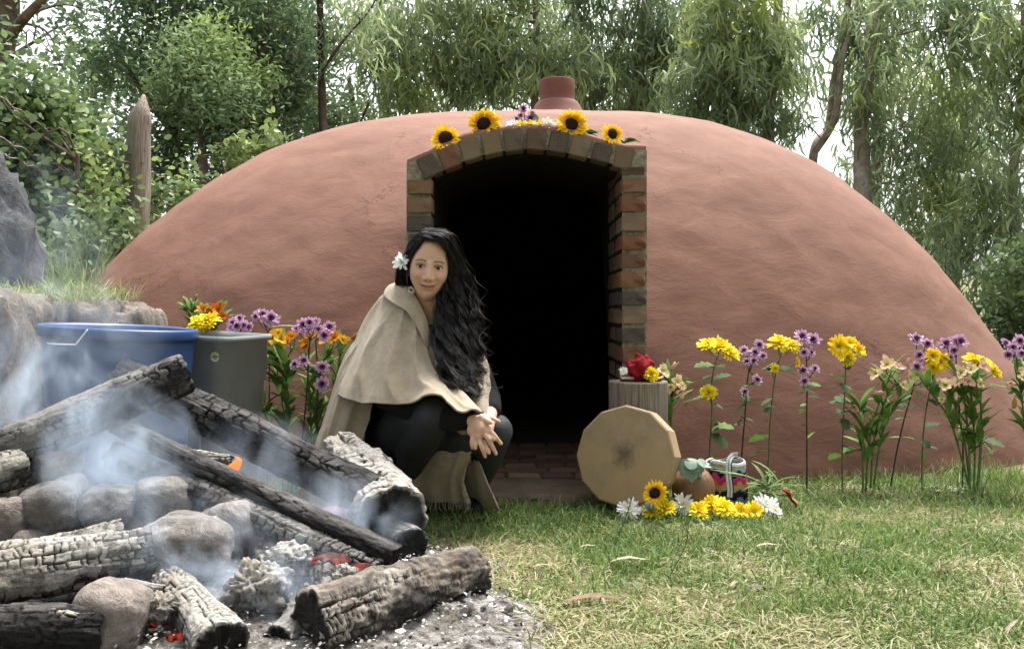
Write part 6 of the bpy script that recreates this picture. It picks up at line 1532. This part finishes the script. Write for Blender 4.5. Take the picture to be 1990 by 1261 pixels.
# her left arm side
cloth('poncho_side', [
    [(824, 646, 2.975), (848, 628, 2.955), (872, 612, 2.965), (892, 612, 3.00), (898, 618, 3.07), (880, 610, 3.15)],
    [(834, 690, 2.945), (862, 672, 2.92), (892, 655, 2.93), (914, 650, 2.98), (918, 652, 3.07), (900, 650, 3.2)],
    [(846, 735, 2.905), (880, 722, 2.875), (918, 712, 2.89), (942, 710, 2.96), (945, 708, 3.06), (920, 710, 3.22)],
    [(870, 775, 2.87), (900, 768, 2.82), (932, 765, 2.83), (954, 762, 2.93), (957, 758, 3.04), (930, 770, 3.24)],
    [(905, 800, 2.86), (920, 800, 2.79), (940, 804, 2.78), (955, 806, 2.90), (955, 806, 3.02), (935, 840, 3.24)]], person, 90, 80, .005, 3.5, 2)
# hanging down her back to the ground
cloth('poncho_back', [
    [(800, 590, 3.20), (752, 590, 3.2), (738, 606, 3.13), (748, 640, 3.06), (762, 665, 3.04)],
    [(770, 700, 3.30), (700, 700, 3.28), (670, 708, 3.13), (690, 735, 3.04), (728, 765, 3.02)],
    [(760, 830, 3.34), (680, 820, 3.30), (636, 815, 3.10), (656, 828, 3.01), (716, 824, 2.99)],
    [(755, 920, 3.35), (655, 910, 3.30), (606, 908, 3.09), (630, 915, 3.0), (690, 905, 2.98)],
    [(755, 985, 3.36), (640, 985, 3.30), (588, 992, 3.08), (610, 998, 2.99), (668, 996, 2.97)]], person, 110, 100, .008, 4.2, 3, (1, 1, 0, 0), ridges=[(.45, .42, .03, .020), (.60, .56, .025, .016), (.75, .70, .03, .02), (.88, .86, .03, .014)])
# front panel between the knees, with a fringe
cloth('poncho_panel', [
    [(790, 800, 2.99), (830, 815, 2.95), (868, 822, 2.90), (892, 830, 2.86), (914, 842, 2.84)],
    [(792, 880, 3.01), (828, 880, 2.965), (866, 882, 2.93), (893, 884, 2.905), (915, 882, 2.885)],
    [(798, 935, 3.02), (828, 932, 2.985), (864, 936, 2.955), (886, 936, 2.94), (902, 934, 2.93)],
    [(812, 972, 3.02), (838, 974, 2.995), (868, 976, 2.975), (894, 976, 2.965), (914, 978, 2.96)]], person, 90, 70, .006, 3.2, 4, (0, 1, 0, 0), fringe=26)
cloth('poncho_edge', [
    [(912, 836, 2.97), (913, 840, 2.92), (916, 846, 2.90)],
    [(900, 890, 3.02), (912, 885, 2.97), (930, 892, 2.93)],
    [(898, 940, 3.06), (918, 932, 3.0), (946, 938, 2.95)],
    [(900, 985, 3.10), (935, 985, 3.03), (970, 990, 2.96)]], person, 80, 50, .003, 1.5, 5, (0, 1, 0, 0))
# folded collar
cloth('collar', [
    [(800, 575, 3.12), (778, 553, 3.10), (773, 549, 3.045), (788, 556, 2.985), (806, 577, 2.945), (822, 606, 2.925), (832, 636, 2.915), (836, 690, 2.90)],
    [(788, 578, 3.15), (764, 556, 3.12), (758, 560, 3.045), (778, 575, 2.960), (799, 592, 2.920), (816, 622, 2.905), (826, 650, 2.895), (834, 690, 2.89)],
    [(780, 590, 3.17), (752, 572, 3.13), (746, 576, 3.045), (768, 592, 2.950), (791, 606, 2.910), (810, 636, 2.895), (822, 662, 2.888), (832, 690, 2.888)]], person, 30, 110, .0022, 2.5, 6, (0, 0, 0, 0), .009)

# ---- hair
t = NT('black_hair'); t.base(t.ramp(t.attr('rnd'), [(0, (.004, .0035, .004)), (.7, (.010, .008, .009)), (1, (.028, .021, .020))]), .48, .28); HAIR = t.m
# scalp cap following the skull
def capmesh():
    nth, nph = 120, 90
    th = np.arange(nth) / nth * 2 * np.pi; ph = np.linspace(.01, 2.35, nph); PH, TH = np.meshgrid(ph, th, indexing='ij')
    d = np.stack([np.sin(PH) * np.cos(TH), np.sin(PH) * np.sin(TH), np.cos(PH)], -1)
    V = d * np.array([.083, .101, .124]) + np.array([0, -.006, 0])
    x, y, z = V[..., 0], V[..., 1], V[..., 2]
    # hairline: keep the face open
    openf = (y > .018 + .55 * np.clip(-z, -.2, .08) * 0) & (z < .083 - .35 * np.abs(x + .012)) & (np.abs(x + .004) < .066)
    V = V * (1 + .012 * noise(d * 9, 3))[..., None]
    F = grid_faces(nph, nth, True); keep = ~openf.ravel()[F].all(1)
    return V.reshape(-1, 3), F[keep]
V, F = capmesh()
hair = mk('hair', toworld(V), F, HAIR, person, True, {'rnd': np.full(len(V), .3)})
def strands(n, guides, spread, curl, seed, segs=46, rad=.0013, cfreq=(5, 9), per=1):
    """guides: list of point lists (same length); strands run in locks of `per` that curl together"""
    g = np.random.default_rng(seed); Gd = np.array([[np.asarray(p, float) for p in gd] for gd in guides]); parts = []; m = Gd.shape[1]
    for k in range(n):
        if k % per == 0:
            a0 = g.uniform(0, len(Gd) - 1.001); off0 = g.normal(0, 1, 3) * spread; ph0, fr, am0 = g.uniform(0, 6.28), g.uniform(*cfreq), curl * g.uniform(.6, 1.35); cut0 = g.uniform(.84, 1.0); jj = g.normal(0, .004, (m, 3)); tone = g.normal(.42, .2)
        a = np.clip(a0 + (g.normal(0, .10) if per > 1 else 0), 0, len(Gd) - 1.001); i = int(a); f_ = a - i
        off = off0 + (g.normal(0, .0032, 3) if per > 1 else 0)
        pts = (Gd[i] * (1 - f_) + Gd[i + 1] * f_) + off * np.linspace(.25, 1, m)[:, None] + jj
        cut = min(1, cut0 + g.normal(0, .025))
        path = spline(pts, segs)[:max(12, int(segs * cut))]; s = np.linspace(0, cut, len(path))
        ph = ph0 + g.normal(0, .28 if per > 1 else 1); am = am0 * g.uniform(.75, 1.25) * sm(.16, .62, s)
        path = path + np.stack([am * np.cos(fr * 6.28 * s + ph), am * np.sin(fr * 6.28 * s + ph), .35 * am * np.sin(fr * 6.28 * s + ph)], 1)
        V, F = tube(path, rad * g.uniform(.7, 1.4) * (1 - .5 * s), 3, False); parts.append((V, F, np.full(len(V), np.clip(tone + g.normal(0, .15), 0, 1))))
    return join(parts)
H = lambda x_, y_, z_: toworld((x_, y_, z_))
# the heavy side: from the parting over the crown, down past her left cheek to the lap
main_g = [
    [H(-.03, .068, .098), H(.030, .085, .092), H(.066, .062, .045), P(872, 545, 2.93), P(858, 610, 2.91), P(858, 680, 2.86), P(878, 735, 2.82), P(893, 762, 2.79)],
    [H(-.03, .045, .115), H(.040, .060, .106), H(.082, .040, .040), P(886, 550, 2.94), P(876, 620, 2.905), P(876, 690, 2.855), P(893, 745, 2.81), P(908, 772, 2.77)],
    [H(-.025, .02, .122), H(.045, .030, .112), H(.095, .01, .030), P(902, 560, 2.97), P(897, 630, 2.925), P(898, 695, 2.875), P(910, 745, 2.82), P(918, 778, 2.785)],
    [H(-.02, -.02, .122), H(.050, -.01, .108), H(.102, -.03, .015), P(915, 570, 3.0), P(917, 635, 2.955), P(916, 700, 2.90), P(921, 745, 2.86), P(924, 775, 2.825)],
    [H(-.02, -.05, .112), H(.045, -.055, .095), H(.098, -.06, .0), P(918, 580, 3.03), P(926, 640, 3.0), P(925, 690, 2.955), P(926, 725, 2.92), P(924, 750, 2.89)]]
V1 = strands(1680, main_g, .013, .0150, 5, 40, .00115, (5, 8), 16)
# loose curls at the outline
V2 = strands(140, main_g, .024, .017, 6, 56, .0007, (5, 8), 2)
# the other side: swept back behind the flower, resting on the collar
left_g = [
    [H(-.03, .066, .098), H(-.058, .062, .070), H(-.078, .035, .020), P(786, 535, 2.96), P(789, 572, 2.99), P(806, 650, 3.06)],
    [H(-.03, .03, .120), H(-.066, .025, .085), H(-.088, .010, .015), P(775, 535, 3.0), P(778, 570, 3.035), P(802, 650, 3.10)],
    [H(-.03, -.03, .120), H(-.066, -.03, .080), H(-.088, -.04, .0), P(778, 545, 3.05), P(782, 575, 3.08), P(800, 640, 3.12)]]
V3 = strands(240, left_g, .005, .0045, 8, 30, .0012, (2, 4))
V4 = strands(60, [[H(-.03, .070, .096), H(-.045, .078, .070), H(-.066, .060, .020), H(-.072, .045, -.03)], [H(-.03, .055, .108), H(-.06, .055, .075), H(-.080, .035, .02), H(-.084, .02, -.03)]], .002, .001, 9, 20, .0011)
V, F, A_ = join([V1, V2, V3, V4])
mk('hair_strands', V, F, HAIR, hair, True, {'rnd': A_})
mass = [capsule([(np.array(main_g[1][k]) + np.array(main_g[3][k])) / 2 + [0, .012, 0] for k in (2, 3, 4, 5, 6)], (.026, .034, .032, .026, .012), 16), capsule([np.array(left_g[1][k]) + [.006, .012, 0] for k in (2, 3, 4)], (.018, .018, .014), 12), capsule([np.array(main_g[4][k]) + [-.035, .025, 0] for k in (2, 3, 4, 5)], (.026, .028, .028, .024), 12)]
MV, MF = remesh(mass, .006, 1); MV = MV + .004 * np.stack([noise(MV * 60, 1), noise(MV * 60, 2), noise(MV * 60, 3)], 1)
mk('hair_mass', MV, MF, plain('hair_core', (.005, .004, .004), 1., 0.), hair, True, {'rnd': np.full(len(MV), .05)})
# spiral earring
s_ = np.linspace(0, 1, 60); er = P(800, 564, 2.925)
mk('earring', *tube(er + np.stack([(.0125 * (1 - .75 * s_)) * np.cos(s_ * 13 + 1.5), -.002 * s_, (.0125 * (1 - .75 * s_)) * np.sin(s_ * 13 + 1.5)], 1), .0013, 6), plain('silver', (.6, .55, .48), .3, .6, .1), person)
sh = thing('white_blossom', P(783, 511, 2.935), 'white blossom tucked into the dark hair of the crouching person', 'flower')
reg('blossom', [whorl(petal([(0, .05, 0), (.3, .15, .05), (.65, .20, .04), (.9, .13, 0), (1, .03, -.02)], .25), 9, .25, .06, 1., .18, 0, seed=61), whorl(petal([(0, .05, 0), (.4, .14, .05), (.8, .14, .02), (1, .03, -.02)], .25), 6, .75, .05, .7, .2, .04, seed=62)], [(0, (.6, .66, .52)), (.4, (.82, .84, .84)), (1, (.86, .88, .9))], disc(.10, .08), ccol=(.6, .6, .3))
place_head('blossom', sh, P(783, 510, 2.925), .033, (-.45, -1, .1))
